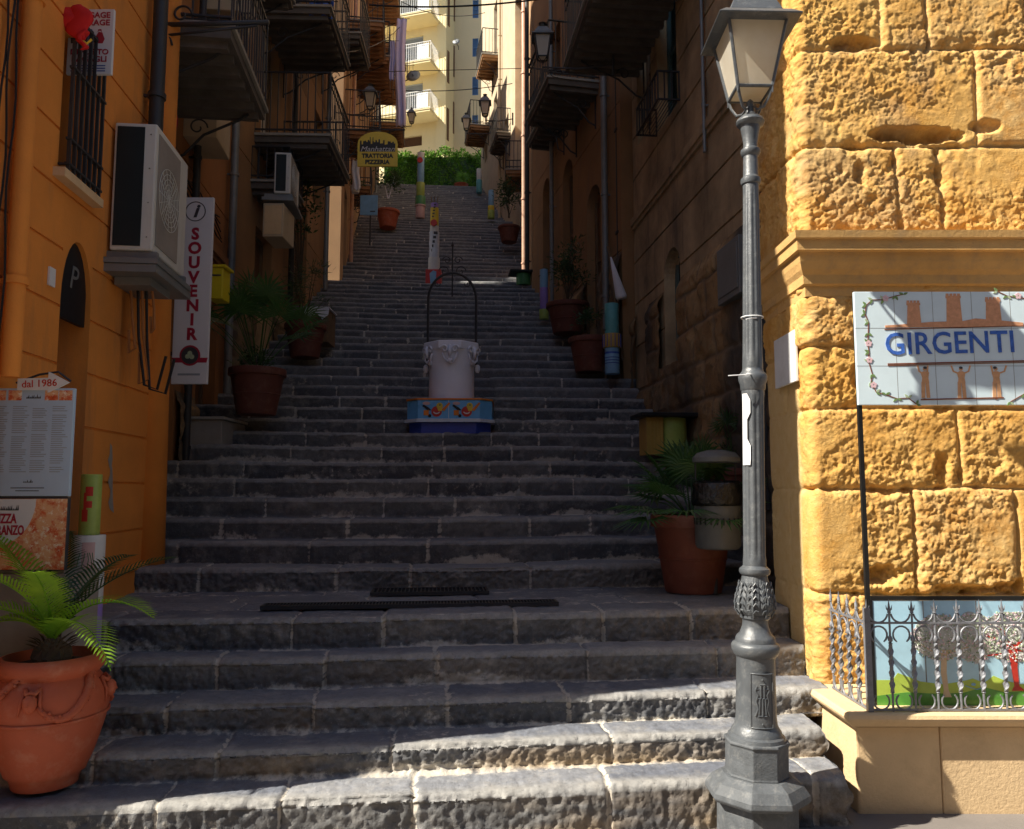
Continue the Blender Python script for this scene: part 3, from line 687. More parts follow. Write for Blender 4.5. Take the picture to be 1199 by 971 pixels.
# corner pier of rusticated tufa: one relief skin from the alley side round the corner to the front
CXr, CYr = 1.855, 4.90
PIER = thing('sandstone_corner_pier', 'sunlit golden sandstone corner building with weathered blocks and moulded cornice', 'building', (CXr, CYr, 0))
def pier_skin():
    d = .0072; cr = .04; Ls = .78; Lf = 2.9
    t = np.arange(-Ls, Lf, d); z = np.arange(-.13, 5.35, d)
    T, Z = np.meshgrid(t, z)
    # courses (front face): heights and vertical joints measured from the photograph
    zc = [at(1000, y, 4.9)[2] for y in (60, 172, 275, 345, 478, 572, 695)]
    courses = [(-9, zc[6], [1040, 1190]), (zc[6], zc[5], [1062, 1180, 1290]), (zc[5], zc[4], [1117, 1235]), (zc[4], at(1000, 405, 4.9)[2], [1066, 1160, 1280]), (at(1000, 405, 4.9)[2], zc[3], [1117, 1230]), (zc[3], zc[2], [1080, 1200]), (zc[2], zc[1], [1060, 1112, 1250]), (zc[1], zc[0], [1160, 1262]), (zc[0], 9, [1048, 1105, 1230])]
    wob = .016*(fbm(T*2.2, Z*2.2, 0, 3, 3)-.5)*2
    jd = np.full_like(T, 9.0); dp = np.zeros_like(T); rv = np.zeros_like(T)
    for ci, (a, b_, js) in enumerate(courses):
        a_ = max(a, -.6) if a > -8 else -.6; msk = (Z+wob >= a) & (Z+wob < b_)
        xs = [-9]+([-.42] if ci % 2 else [-.25])+[at(j, 485, 4.9)[0]-CXr for j in js]+[9]
        dz = np.minimum(Z+wob-a, b_-Z-wob)
        for k in range(len(xs)-1):
            tx = T+wob*1.4; mm = msk & (tx >= xs[k]) & (tx < xs[k+1])
            dxx = np.minimum(tx-xs[k], xs[k+1]-tx); w = .5+.9*((ci*7+k*13) % 5)/5
            jd = np.where(mm, np.minimum(dz, dxx/w*.8), jd); rv = np.where(mm, ((ci*31+k*17+ci*k*7) % 10)/10, rv)
    rough = np.clip((fbm(T*1.4+9, Z*1.6, 0, 8, 3)-.36)*3.6, .10, .9)
    pill = .028*np.clip(1-np.exp(-np.maximum(jd-.004, 0)/.012), 0, 1)                                   # blocks stand proud of their joints
    n1 = fbm(T*7, Z*7, 0, 14, 5, .6)-.5; n2 = fbm(T*26, Z*26, 0, 24, 4, .62)-.5; n0 = fbm(T*2.1, Z*2.4, 0, 34, 3)-.5
    pits = np.clip(.42-vnoise(T*22, Z*24, 0, 51), 0, 1)*np.clip(fbm(T*3, Z*3, 0, 61, 2)-.35, 0, 1)*3.4
    caves = np.zeros_like(T)                                                       # deep erosion hollows under some beds
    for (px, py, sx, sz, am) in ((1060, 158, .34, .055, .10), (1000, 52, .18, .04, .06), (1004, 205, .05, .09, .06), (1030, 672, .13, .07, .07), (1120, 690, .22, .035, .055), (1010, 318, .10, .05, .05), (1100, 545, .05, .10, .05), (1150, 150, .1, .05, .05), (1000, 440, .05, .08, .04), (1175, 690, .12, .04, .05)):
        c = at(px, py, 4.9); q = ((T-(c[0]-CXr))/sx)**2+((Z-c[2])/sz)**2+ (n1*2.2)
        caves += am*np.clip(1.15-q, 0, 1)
    side = np.clip(-T/.08, 0, 1)
    ridge = np.abs(fbm(T*11, Z*13, 0, 71, 4, .6)-.5)*2; n3 = fbm(T*75, Z*75, 0, 81, 2)-.5; chips = np.clip(fbm(T*9, Z*9, 0, 95, 3)-.56, 0, 1)*np.exp(-jd/.035)
    body = pill*(.6+.8*rv)+rough*(n1*.022+n2*.026-ridge*.020+n3*.014)+n0*.024-pits*.032*(.4+.6*rough)-caves-chips*.20
    smoothm = np.clip((-T-.12)/.1, 0, 1)*np.clip((2.6-Z)/.3, 0, 1)                   # alley side below the cornice is dressed smooth
    body = body*(1-smoothm*.75)
    low = np.clip((zc[6]+.42-Z)/.02, 0, 1)*np.clip(1-abs(T+.02)/.13, 0, 1)
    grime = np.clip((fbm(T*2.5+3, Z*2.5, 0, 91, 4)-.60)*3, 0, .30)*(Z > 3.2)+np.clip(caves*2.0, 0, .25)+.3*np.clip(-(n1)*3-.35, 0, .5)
    # base curve: side face (x=0, y from Ls to 0), rounded corner, front face
    ang = np.clip((T+cr*math.pi/4)/(cr*math.pi/2), 0, 1)*(math.pi/2)
    s_ = cr*math.pi/4
    bx = np.where(T < -s_, 0, np.where(T > s_, T-s_+cr, cr-cr*np.cos(ang))); by = np.where(T < -s_, -T-s_+cr, np.where(T > s_, 0, cr-cr*np.sin(ang)))
    nx = -np.cos(ang); ny = -np.sin(ang)
    X = bx+nx*body; Y = by+ny*body
    P = np.stack([X, Y, Z], -1)
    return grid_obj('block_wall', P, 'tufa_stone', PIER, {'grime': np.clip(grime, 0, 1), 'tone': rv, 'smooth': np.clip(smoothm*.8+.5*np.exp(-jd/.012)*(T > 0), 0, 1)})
pier_skin()
m = MB(); m.box(.14, 9, .16, .70, -.12, 5.3); m.box(.04, 9, .06, .70, 5.303, 14); m.build('upper_wall', 'cornice_stone', PIER)
prof = [(-.06, 2.77), (.030, 2.77), (.034, 2.835), (.056, 2.845), (.062, 2.90), (.085, 2.93), (.105, 2.975), (.118, 3.03), (.150, 3.035), (.153, 3.10), (.172, 3.106), (.180, 3.150), (-.06, 3.185)]
m = MB()
for i in range(len(prof)-1):
    (a, za), (b_, zb_) = prof[i], prof[i+1]
    c8, d8 = -a*.7, -b_*.7; m.quad((c8, -a, za), (4, -a, za), (4, -b_, zb_), (d8, -b_, zb_)); m.quad((c8, -a, za), (c8, .75, za), (d8, .75, zb_), (d8, -b_, zb_))
m.v = [(x+.006*math.sin(x*9+z*5)*0, y, z+.004*math.sin(x*7)) for x, y, z in m.v]
m.add([(-a*.7, .75, z) for a, z in prof], [tuple(range(len(prof)))])
m.build('cornice', 'cornice_stone', PIER)
m = MB(); c = at(957, 384, 4.9)
pz0, pz1 = at(955, 445, 4.97)[2], at(955, 384, 4.97)[2]
m.box(-.045, -.025, .12, .52, pz0, pz1); m.build('wall_plaque', 'white_paint', PIER, bevel=.004)
# low plinth wall in front of the pier that carries the tiled panels and the railing
PAR = thing('plinth_wall', 'smooth tan plinth wall with moulded ledge below the railing at lower right', 'wall', (1.735, 4.22, 0))
m = MB(); m.box(.06, .50, .07, .62, -.13, .34); m.box(.503, 4.5, .07, .62, -.13, .34)
m.build('wall_body', 'sand_plaster', PAR, bevel=.012)
m = MB(); lp = [(0.065, .335), (.03, .345), (.012, .362), (.0, .375), (-.006, .39), (0, .408), (.012, .415)]
for i in range(len(lp)-1):
    (a, za), (b_, zb_) = lp[i], lp[i+1]
    m.quad((a, a, za), (4.5, a, za), (4.5, b_, zb_), (b_, b_, zb_)); m.quad((a, a, za), (a, .62, za), (b_, .62, zb_), (b_, b_, zb_))
m.quad((.012, .012, .415), (4.5, .012, .415), (4.5, .64, .415), (.012, .64, .415)); m.build('ledge', 'sand_plaster', PAR)
OP = Facade('street_opposite_house', 'unseen house across the street behind the camera, added to hold back sky light', (26, -5.5), (-16, -5.5), -.1, 8.6, -1, depth=6)  # unseen house opposite, added and sized to hold back sky light
OP.wall('grey_plaster', [(k*3.0+1, k*3.0+2.1, 4.2, 6.4) for k in range(13)])

R2 = Facade('brown_arcade_house', 'brown stuccoed house with tall arched recesses further up on the right', (1.62, 11.42), (.46, 17.15), 1, 16, 1)
hs = [(1.0, 1.75, 4.2, 6.6, .35), (2.6, 3.3, 5.0, 7.7, .35), (4.3, 4.9, 5.9, 8.0, .3), (1.2, 2.0, 8.3, 10.4), (3.4, 4.2, 8.6, 10.8)]
R2.wall('ochre', hs, [5.1, 7.4, 8.2])
for k, h in enumerate(hs): R2.fill(h, ['brown_shutter', 'window_glass'][k % 2], 'wood', 'door' if k < 3 else 'window')
R2.balcony(1.0, 2.5, 8.1, .85); R2.pipe(.5, 4, 14, 'zinc', .05); R2.pipe(3.8, 5, 14, 'zinc', .04)
R2.balcony(3.0, 4.3, 8.5, .45, rail=.8, brackets=1)
rough_skin(R2, 0, 5.8, 2.5, 5.05, [(1.0, 1.75, 4.2, 6.6)], seed=35)
R3 = Facade('plaster_house', 'tan plaster house behind the copper drainpipe', (.44, 17.22), (.34, 23.9), 4, 17, 1)
hs = [(2.2, 2.9, 6.6, 8.6, .3), (2.5, 3.2, 9.5, 11.5), (4.3, 5.0, 10.5, 12.6), (.4, 1.1, 10.6, 12.6)]
R3.wall('peach', hs, [9.2, 12.9])
for k, h in enumerate(hs): R3.fill(h, 'brown_shutter', 'wood', 'window', 'slat')
R3.pipe(1.50, 6.5, 16.5, 'copper_pipe', .065, .12, label='copper coloured drainpipe running down to the landing')
R3.balcony(4.0, 5.3, 10.3, .55, rail=.8, mt='rust_slab'); R3.pipe(.3, 6.2, 16, 'dark_pipe', .05)
R4 = Facade('tall_tan_house', 'tall pale tan house with rusty balcony near the top of the stairs on the right', (.10, 23.95), (-1.28, 31.6), 8, 24, 1)
hs = [(1.2, 2.0, 12.0, 14), (3.6, 4.4, 13.9, 16), (6.0, 6.7, 14.5, 16.6), (3.6, 4.4, 17.5, 19.6)]
R4.wall('pale_stone', hs, [14.5])
for k, h in enumerate(hs): R4.fill(h, ['brown_shutter', 'grey_shutter'][k % 2], 'wood', 'window', 'slat')
R4.balcony(5.4, 7.1, 15.4, .75, mt='rust_slab', label='dark balcony with solid side'); R4.balcony(3.2, 4.8, 17.0, .6, mt='rust_slab'); R4.pipe(2.5, 10.5, 23, 'pale_stone', .05)
R4.balcony(.8, 2.3, 13.0, .45, rail=.8)

# ---- yellow block beyond the hedge, and paler block beside it
Y1 = Facade('yellow_apartment_block', 'pale yellow apartment block with white balconies beyond the hedge', (-7.6, 37.9), (-3.2, 36.6), 13, 32, -1, depth=8)
bal_z = [at(500, y, 37.5)[2] for y in (148, 93, 38)]; bal_z.append(bal_z[2]+2.2)
hs = []
xa = Y1.hit(470, 100)[0]; xb = Y1.hit(495, 100)[0]; xe = Y1.hit(514, 100)[0]
for z in bal_z: hs.append((xa-.2, xb, z+.1, z+2.0))
hs.append((Y1.hit(466, 165)[0], Y1.hit(494, 165)[0], at(480, 176, 37.5)[2], at(480, 164, 37.5)[2]))
Y1.wall('yellow_plaster', hs)
for h in hs[:-1]: Y1.fill(h, 'grey_shutter', 'grey_shutter', 'roller_shutter', 'slat', cross=0, muntin=0)
Y1.fill(hs[-1], 'brown_shutter', 'brown_shutter', 'garage_shutter', 'slat', cross=0, muntin=0)
for z in bal_z: 
    o = Y1.balcony(xa-1.5, xe, z-.12, 1.1, rail=.9, mt='yellow_plaster', edge='yellow_plaster', ribs=False, brackets=0, rm='white_paint')
    m = MB(); Y1.bx(m, xb+.15, xe-.12, 1.05, 1.085, z+.12, z+.82); m.build('balcony_screen', 'white_paint', o)
Y2 = Facade('cream_apartment_block', 'cream apartment block with narrow blue windows, right of the yellow one', (-3.1, 37.4), (1.2, 37.0), 13, 34, -1, depth=8)
hs = []
for k in range(4):
    z = at(560, 158-45*k*1.0, 37.4)[2]; hs.append((Y2.hit(553, 100)[0], Y2.hit(560, 100)[0], z, z+.95))
Y2.wall('cream_plaster', hs, rev=.1)
for h in hs: Y2.fill(h, 'blue_shutter', 'blue_shutter', 'window', 'slat', fw=.04, muntin=0)
# narrow shutters on the flank of the yellow block
Y3 = Facade('shuttered_wing', 'narrow wing with tall dark shutters between the yellow and the cream block', (-3.19, 36.5), (-2.55, 38.2), 13, 33, -1, depth=.5)
Y3.root.name = 'shuttered_wing'
Y3.wall('yellow_plaster')
m = MB()
for k in range(4):
    for q in (0.25, .95, 1.5):
        z = 15.2+k*2.9+q*.9; Y3.bx(m, q-.1, q+.1, .0, .03, z, z+1.6)
m.build('shutter', 'brown_shutter', Y3.root)
# ============================================================ LAMP POST
PD = 3.97
base = at(885, 905, PD)
LP = thing('street_lamp', 'tall grey cast iron lamp post with frosted lantern standing on the lowest steps', 'street lamp', (base.x, PD, 0))
LP.rotation_euler = (0, R(1.1), 0)
def zp(y): return at(884, y, PD).z
px = PD/FPX*.965
def ring(prof): return [(r*px*.95, zp(y)) for y, r in prof]
m = MB(); c8 = math.pi/8
m.lathe([(46*px, -.12), (46*px, .055), (45*px, zp(932))], 8, rot=c8)
m.lathe([(57*px, zp(932)), (60*px, zp(928)), (59*px, zp(922)), (52*px, zp(912)), (41*px, zp(905))], 8, rot=c8)
m.lathe([(37*px, zp(905)), (36*px, zp(902)), (36*px, zp(869)), (38*px, zp(867)), (37*px, zp(864))], 8, rot=c8)
m.build('octagonal_base', 'cast_grey_rough', LP, bevel=.004)
m = MB(); m.lathe(ring([(864, 35), (860, 34), (858, 31), (854, 30), (850, 27), (846, 25.5), (838, 24.5), (772, 23.2), (768, 24), (766, 26.5), (761, 29), (756, 29.5), (753, 28), (751, 24.5), (747, 24), (744, 22.5), (741, 19), (733, 16), (728, 15.4), (725, 16), (723, 18.5), (720, 18.5)]), 48)
m.build('pedestal', 'cast_grey', LP, smooth=True, auto=38)
m = MB(); y0 = -24.6*px      # name plate with a raised monogram
vs = []
for g in np.linspace(-.52, .52, 9):
    for y in (846, 784): vs.append((24.9*px*math.sin(g), -24.9*px*math.cos(g), zp(y)))
m.add(vs, [(2*i, 2*i+1, 2*i+3, 2*i+2) for i in range(8)])
for a, b_ in (((-.52, 846), (.52, 846)), ((-.52, 784), (.52, 784))):
    m.path([(25.1*px*math.sin(t), -25.1*px*math.cos(t), zp(a[1])) for t in np.linspace(a[0], b_[0], 8)], .0032, 5)
for g in (-.52, .52): m.path([(25.1*px*math.sin(g), -25.1*px*math.cos(g), zp(784)), (25.1*px*math.sin(g), -25.1*px*math.cos(g), zp(846))], .0032, 5)
def mono(pts): m.path([(x*px, -25.2*px*math.cos(x/25), zp(y)) for x, y in pts], .0038, 5)
for pts in ([(-6, 798), (-8, 803), (-5, 808), (-7, 815), (-5, 824), (-8, 832)], [(6, 798), (8, 803), (5, 808), (7, 815), (5, 824), (8, 832)], [(-7, 801), (7, 801)], [(-3, 796), (3, 796)], [(-2, 797), (-2, 812), (2, 812), (2, 797)], [(-5, 812), (5, 812)], [(-3, 812), (-4, 830)], [(0, 812), (0, 832)], [(3, 812), (4, 830)], [(-5, 832), (5, 832)]): mono(pts)
for y in (790, 841): m.lathe([(.004, -.003), (.001, .004)], 6, c=(0, -25.3*px, zp(y)))
m.build('name_plate', 'cast_grey', LP, smooth=True, auto=40)
def leafy(i, g, z):
    t = (z-zp(722))/(zp(671)-zp(722)); k = abs(math.sin(g*4)); return 1+.10*math.sin(math.pi*min(1, max(0, t)))*(k**.5)-.02*math.sin(g*32)*math.sin(math.pi*t)
prof = [(722, 15.5), (719, 18.5), (715, 20.5), (709, 21.2), (702, 20.8), (696, 19.6), (690, 18), (684, 16.6), (678, 15.6), (673, 15.2)]
pz = []
for i in range(len(prof)-1):
    for t in (0, .25, .5, .75): pz.append((prof[i][0]+(prof[i+1][0]-prof[i][0])*t, prof[i][1]+(prof[i+1][1]-prof[i][1])*t))
pz.append(prof[-1]); m = MB(); m.lathe(ring(pz), 128, flute=leafy)
for k in range(8):       # acanthus midribs and curling lobes
    g0 = math.pi*2*k/8+math.pi/8
    def on(g, y, e=1.0):
        r = np.interp(y, [p[0] for p in prof][::-1], [p[1] for p in prof][::-1])*px*1.09+e*.002; return (r*math.cos(g), r*math.sin(g), zp(y))
    m.path([on(g0, y) for y in (721, 712, 702, 690, 680)], [.005, .0045, .004, .003, .002], 5)
    for j, y in enumerate((716, 708, 700, 692, 685)):
        for sg in (-1, 1): m.path([on(g0, y), on(g0+sg*.14, y-4, 1.5), on(g0+sg*.25, y-3+j*.4, 2), on(g0+sg*.30, y+1, .5)], [.003, .004, .004, .0015], 5)
m.build('acanthus_bulb', 'cast_grey', LP, smooth=True, auto=50)
m = MB(); m.lathe(ring([(674, 15.2), (672, 18), (669, 19.2), (666, 18.6), (664, 16), (662, 14)]), 40)
fl = lambda i, g, z: 1-.085*(abs(math.sin(g*5))**3)
yy = [662, 655, 650]+list(range(640, 470, -12))+[462, 458]
m.lathe(ring([(y, 14.2 if y > 652 or y < 465 else 13.9) for y in yy]), 80, flute=lambda i, g, z: 1 if i < 2 or i > len(yy)-3 else fl(i, g, z))
m.lathe(ring([(458, 14), (456, 15.5), (450, 16), (446, 17.8), (441, 18.2), (438, 16.5), (435, 13.5), (432, 12.9)]), 40)
yy2 = [432, 424]+list(range(414, 226, -12))+[220, 217]
m.lathe(ring([(y, 12.9-(432-y)/215*2.6) for y in yy2]), 80, flute=lambda i, g, z: 1 if i < 2 or i > len(yy2)-3 else fl(i, g, z))
m.lathe(ring([(217, 10.3), (216, 12.2), (213, 13.2), (210, 13), (208, 10.4), (206, 9.8), (184, 9.4), (182, 11.5), (179, 13), (176, 12.5), (174, 9.5), (170, 9), (160, 10.6), (152, 12.4), (149, 13), (147, 17), (144, 18.5), (141, 17.5), (138, 13), (135, 9.5), (133, 6), (120, 4)]), 48)
m.build('fluted_shaft', 'cast_grey', LP, smooth=True, auto=38)
m = MB()
for y in (372, 437): m.path([(12.9*px*math.cos(t)*1.02, 12.9*px*math.sin(t)*1.02, zp(y)) for t in np.linspace(0, 6.4, 30)]+[(-.06 if y > 400 else -.03, -.09, zp(y+5)), (-.15 if y > 400 else -.06, -.10, zp(y+7))], .0028, 5)
m.build('cable_tie', 'white_paint', LP)
m = MB(); vs = []
for y in np.linspace(462, 545, 12):
    ww = .95 if (462+83*.0 < y < 490 or y > 520) else .6
    a0 = -1.28; a1 = a0+.80*(ww if y < 540 else .9)
    vs += [(14.6*px*math.sin(a0), -14.6*px*math.cos(a0), zp(y)), (14.6*px*math.sin((a0+a1)/2), -14.6*px*math.cos((a0+a1)/2), zp(y)), (14.6*px*math.sin(a1), -14.6*px*math.cos(a1), zp(y))]
m.add(vs, [(3*i+j, 3*i+j+1, 3*i+j+4, 3*i+j+3) for i in range(11) for j in range(2)]); m.build('torn_sticker', 'sign_white', LP)
# lantern
zb_, zt_ = zp(110), zp(36); hb, ht = .088, .150
LN = MB()
cr = [(-1, -1), (1, -1), (1, 1), (-1, 1)]
for a, b_ in cr:
    LN.path([(a*hb, b_*hb, zb_), (a*ht, b_*ht, zt_)], .0085, 6)
    LN.path([(a*hb*1.0, b_*hb*1.0, zb_-.0), (a*hb*1.02, b_*hb*1.02, zb_-.035)], [.008, .003], 6)
    LN.path([(a*hb, b_*hb, zb_), (a*hb*.86, b_*hb*.86, zb_-.05), (a*hb*.62, b_*hb*.62, zb_-.095), (a*hb*.35, b_*hb*.35, zb_-.10), (a*hb*.12, b_*hb*.12, zb_-.07), (a*hb*.1, b_*hb*.1, zb_-.13)], .0075, 6)
for i in range(4):
    (a, b_), (c, d) = cr[i], cr[(i+1) % 4]
    LN.path([(a*hb, b_*hb, zb_), (c*hb, d*hb, zb_)], .009, 6); LN.path([(a*ht, b_*ht, zt_), (c*ht, d*ht, zt_)], .011, 6)
LN.lathe([(.004, -.13), (.018, -.125), (.022, -.10), (.014, -.08), (.01, -.06), (.018, -.045), (.004, -.03)], 16, c=(0, 0, zb_))
lf = LN.build('lantern_frame', 'cast_grey', LP, smooth=True, auto=40)
for i in range(4):
    (a, b_), (c, d) = cr[i], cr[(i+1) % 4]; e = .965; g = MB(); g.quad((a*hb*e, b_*hb*e, zb_+.004), (c*hb*e, d*hb*e, zb_+.004), (c*ht*e, d*ht*e, zt_-.006), (a*ht*e, b_*ht*e, zt_-.006)); g.build('glass_pane', 'frosted_glass', lf)
g = MB(); e = .9; g.box(-hb*e, hb*e, -hb*e, hb*e, zb_-.002, zb_+.002); g.build('glass_floor', 'frosted_glass', lf)
m = MB(); m.box(-ht*.93, ht*.93, -ht*.93, ht*.93, zt_-.004, zt_+.006)
rp = [(.206, zt_-.026), (.210, zt_-.020), (.170, zt_+.018), (.135, zt_+.030), (.133, zt_+.045), (.100, zt_+.13), (.060, zt_+.20), (.055, zt_+.22), (.03, zt_+.25)]
m.lathe([(r*1.414, z) for r, z in rp], 4, rot=math.pi/4); m.lathe([(.03, zt_+.24), (.035, zt_+.27), (.015, zt_+.29), (.022, zt_+.31), (.004, zt_+.36)], 16)
m.build('lantern_roof', 'cast_grey', LP, bevel=.003)
# ============================================================ TILED SIGN AND PANEL
SD = 4.40
s0 = at(997, 343, SD); s1 = at(1003, 475, SD)
SX0 = (s0.x+s1.x)/2; SZ0, SZ1 = s1.z, s0.z; SW = (at(1192, 400, SD).x-SX0)*1.085; SH = SZ1-SZ0
FR = thing('tiled_street_panel', 'black steel frame holding a painted ceramic nameplate high above a tiled orchard picture', 'sign', (SX0, SD, .42))
m = MB(); fz = -.42
pxl = at(1012, 600, SD).x-SX0
m.box(pxl-.011, pxl+.011, -.005, .017, 0, SZ1+fz-.02); m.box(SW-.05, SW-.028, -.005, .017, 0, SZ1+fz-.02)
PZ1 = at(1100, 703, SD).z; PX0 = pxl+.02; PX1 = SW+.25; PZ0 = at(1100, 826, SD).z
m.box(PX0-.01, PX1, -.012, .012, PZ1+fz+.002, PZ1+fz+.024); m.box(PX0-.01, PX1, -.012, .012, PZ0+fz-.03, PZ0+fz-.002); m.box(PX0-.022, PX0-.002, -.013, .013, 0, PZ1+fz+.002)
m.build('steel_frame', 'frame_black', FR)
m = MB(); m.box(0, SW, -.026, -.007, SZ0+fz, SZ1+fz); pl = m.build('name_panel', 'tile_sky', FR, bevel=.003)
pl.rotation_euler = (0, 0, 0)
UQ = [0]
def art(polys, mt, name, parent, y=-.0275, th=.0012):
    m = MB()
    for i, p in enumerate(polys): m.poly(p, y-th-i*.00001, y+.0016)
    return m.build(name, mt, parent)
def leafshape(x, z, a, l, w):
    ca, sa = math.cos(a), math.sin(a); pts = [(0, 0), (l*.3, w), (l*.65, w*.8), (l, 0), (l*.65, -w*.8), (l*.3, -w)]
    return [(x+p*ca-q*sa, z+p*sa+q*ca) for p, q in pts]
def disc(x, z, r, n=10, sq=1): return [(x+r*math.cos(2*math.pi*k/n), z+r*sq*math.sin(2*math.pi*k/n)) for k in range(n)]
def stroke(pts, w):
    L_, R_ = [], []
    for i in range(len(pts)):
        a = pts[max(0, i-1)]; b_ = pts[min(len(pts)-1, i+1)]; d = Vector((b_[0]-a[0], b_[1]-a[1])).normalized(); ww = w[i] if isinstance(w, (list, tuple)) else w
        L_.append((pts[i][0]-d.y*ww, pts[i][1]+d.x*ww)); R_.append((pts[i][0]+d.y*ww, pts[i][1]-d.x*ww))
    return [[L_[i], L_[i+1], R_[i+1], R_[i]] for i in range(len(pts)-1)]
zB = SZ0+fz; ppx = SD/FPX      # metres per photo pixel on the sign
def sp(x, y): # photo crop coordinates (1199x876 view of 980..1199, 330..490) -> sign metres
    return ((x-85)/1199*219*ppx*1.02, zB+SH*(1-(y-72)/(795-72)))
G = [[( sp(x, 72)[0]-.0012, zB), (sp(x, 72)[0]+.0012, zB), (sp(x, 72)[0]+.0012, zB+SH), (sp(x, 72)[0]-.0012, zB+SH)] for x in (338, 582, 830, 1075, 1320)]
G += [[(0, sp(0, y)[1]-.0012), (SW, sp(0, y)[1]-.0012), (SW, sp(0, y)[1]+.0012), (0, sp(0, y)[1]+.0012)] for y in (307, 548)]
art(G, 'tile_grout', 'tile_joints', pl, y=-.0262, th=.0003)
tw = []
for cx, w0, w1, yb, yt in ((460, 45, 37, 280, 130), (716, 50, 42, 275, 85), (966, 50, 42, 270, 108)):
    tw.append([sp(cx-w0, yb), sp(cx+w0, yb), sp(cx+w1, yt+25), sp(cx-w1, yt+25)]); tw.append([sp(cx-w1-6, yt+30), sp(cx+w1+6, yt+30), sp(cx+w1+6, yt+14), sp(cx-w1-6, yt+14)])
    for k in range(4): a = cx-w1-6+k*(2*w1+12)/4+2; tw.append([sp(a, yt+14), sp(a+(w1*2+12)/4-7, yt+14), sp(a+(w1*2+12)/4-7, yt), sp(a, yt)])
tw += [[sp(275, 303), sp(1150, 296), sp(1150, 272), sp(1010, 258), sp(850, 245), sp(770, 262), sp(560, 268), sp(430, 280), sp(275, 290)]]
art(tw, 'art_brick', 'painted_towers', pl)
art([[sp(270, 318), sp(1160, 295), sp(1160, 290), sp(270, 312)], [sp(280, 532), sp(1162, 512), sp(1162, 520), sp(280, 540)], [sp(280, 548), sp(1162, 528), sp(1162, 524), sp(280, 543)], [sp(478, 765), sp(1000, 753), sp(1000, 745), sp(478, 757)]]+
    [leafshape(*sp(cx-22, 757), 0, .018, .003) for cx in (515, 735, 965)], 'art_brown', 'painted_ledges', pl, y=-.0277)
sk_ = []
for cx, lean in ((512, -1), (740, 0), (960, 1)):
    b0 = 750; sk_ += [[sp(cx-28, b0), sp(cx-6, b0), sp(cx-4, 690), sp(cx-2, 650), sp(cx-24, 650), sp(cx-26, 700)], [sp(cx+4, b0), sp(cx+26, b0), sp(cx+24, 700), sp(cx+22, 650), sp(cx+0, 650), sp(cx+2, 690)],
            [sp(cx-22, 655), sp(cx+24, 655), sp(cx+20, 625), sp(cx+26, 590), sp(cx+10, 582), sp(cx-10, 582), sp(cx-26, 592), sp(cx-18, 625)], disc(*sp(cx, 567), .0105, 12)]
    ax = (-30, 30) if lean == 0 else ((-22, 10) if lean < 0 else (-14, 34))
    for sg, dx in ((-1, ax[0]*1.6), (1, ax[1]*1.6)): sk_ += stroke([sp(cx+sg*20, 594), sp(cx+dx, 582), sp(cx+dx*1.25, 545)], .0042)
art(sk_, 'art_skin', 'painted_figures', pl)
art([disc(*sp(cx, 560), .0102, 12, .7) for cx in (514, 740, 955)], 'ink', 'painted_hair', pl, y=-.0279)
vine = [[sp(400, 90), sp(350, 100), sp(270, 125), sp(200, 125), sp(160, 160), sp(150, 215), sp(170, 270), sp(165, 340), sp(160, 400), sp(165, 460), sp(160, 520), sp(180, 600), sp(170, 650), sp(200, 715), sp(260, 730), sp(330, 755), sp(400, 750), sp(450, 790)],
        [sp(1000, 70), sp(1060, 100), sp(1120, 110), sp(1200, 118), sp(1290, 130), sp(1300, 220), sp(1285, 330), sp(1300, 440), sp(1280, 560), sp(1290, 640), sp(1220, 700), sp(1130, 725), sp(1040, 775)]]
art([q for v in vine for q in stroke(v, .0022)], 'art_brown', 'painted_vine', pl, y=-.0276)
lv, lv2, fl_ = [], [], []
rr = random.Random(4)
for v in vine:
    for i, p in enumerate(v):
        for sg in (-1, 1): (lv if rr.random() < .6 else lv2).append(leafshape(p[0], p[1], rr.uniform(.3, 1.2)*sg+rr.choice((0, math.pi)), .028, .0065))
for x, y in ((285, 115), (165, 405), (165, 510), (185, 668), (1130, 100), (1285, 330), (1300, 560)):
    for k in range(5): a = k*1.2566+.3; c = sp(x, y); fl_.append(disc(c[0]+.011*math.cos(a), c[1]+.011*math.sin(a), .008, 8))
art(lv, 'art_leaf', 'painted_leaves', pl, y=-.0278); art(lv2, 'art_leaf_pale', 'painted_leaves', pl, y=-.02785); art(fl_, 'art_pink', 'painted_flowers', pl, y=-.0281)
t0 = sp(280, 410)[0]; t1 = sp(1130, 410)[0]
tt = text('GIRGENTI', .178, 'art_blue', ((t0+t1)/2, -.0285, sp(0, 408)[1]), pl, 'lettering', bold=.0018, space=1.02)
tt.rotation_euler = (R(90), R(-1.2), 0); bpy.context.view_layer.update(); tt.scale = ((t1-t0)*.955/tt.dimensions.x, .98, 1); tt.location.x -= .022
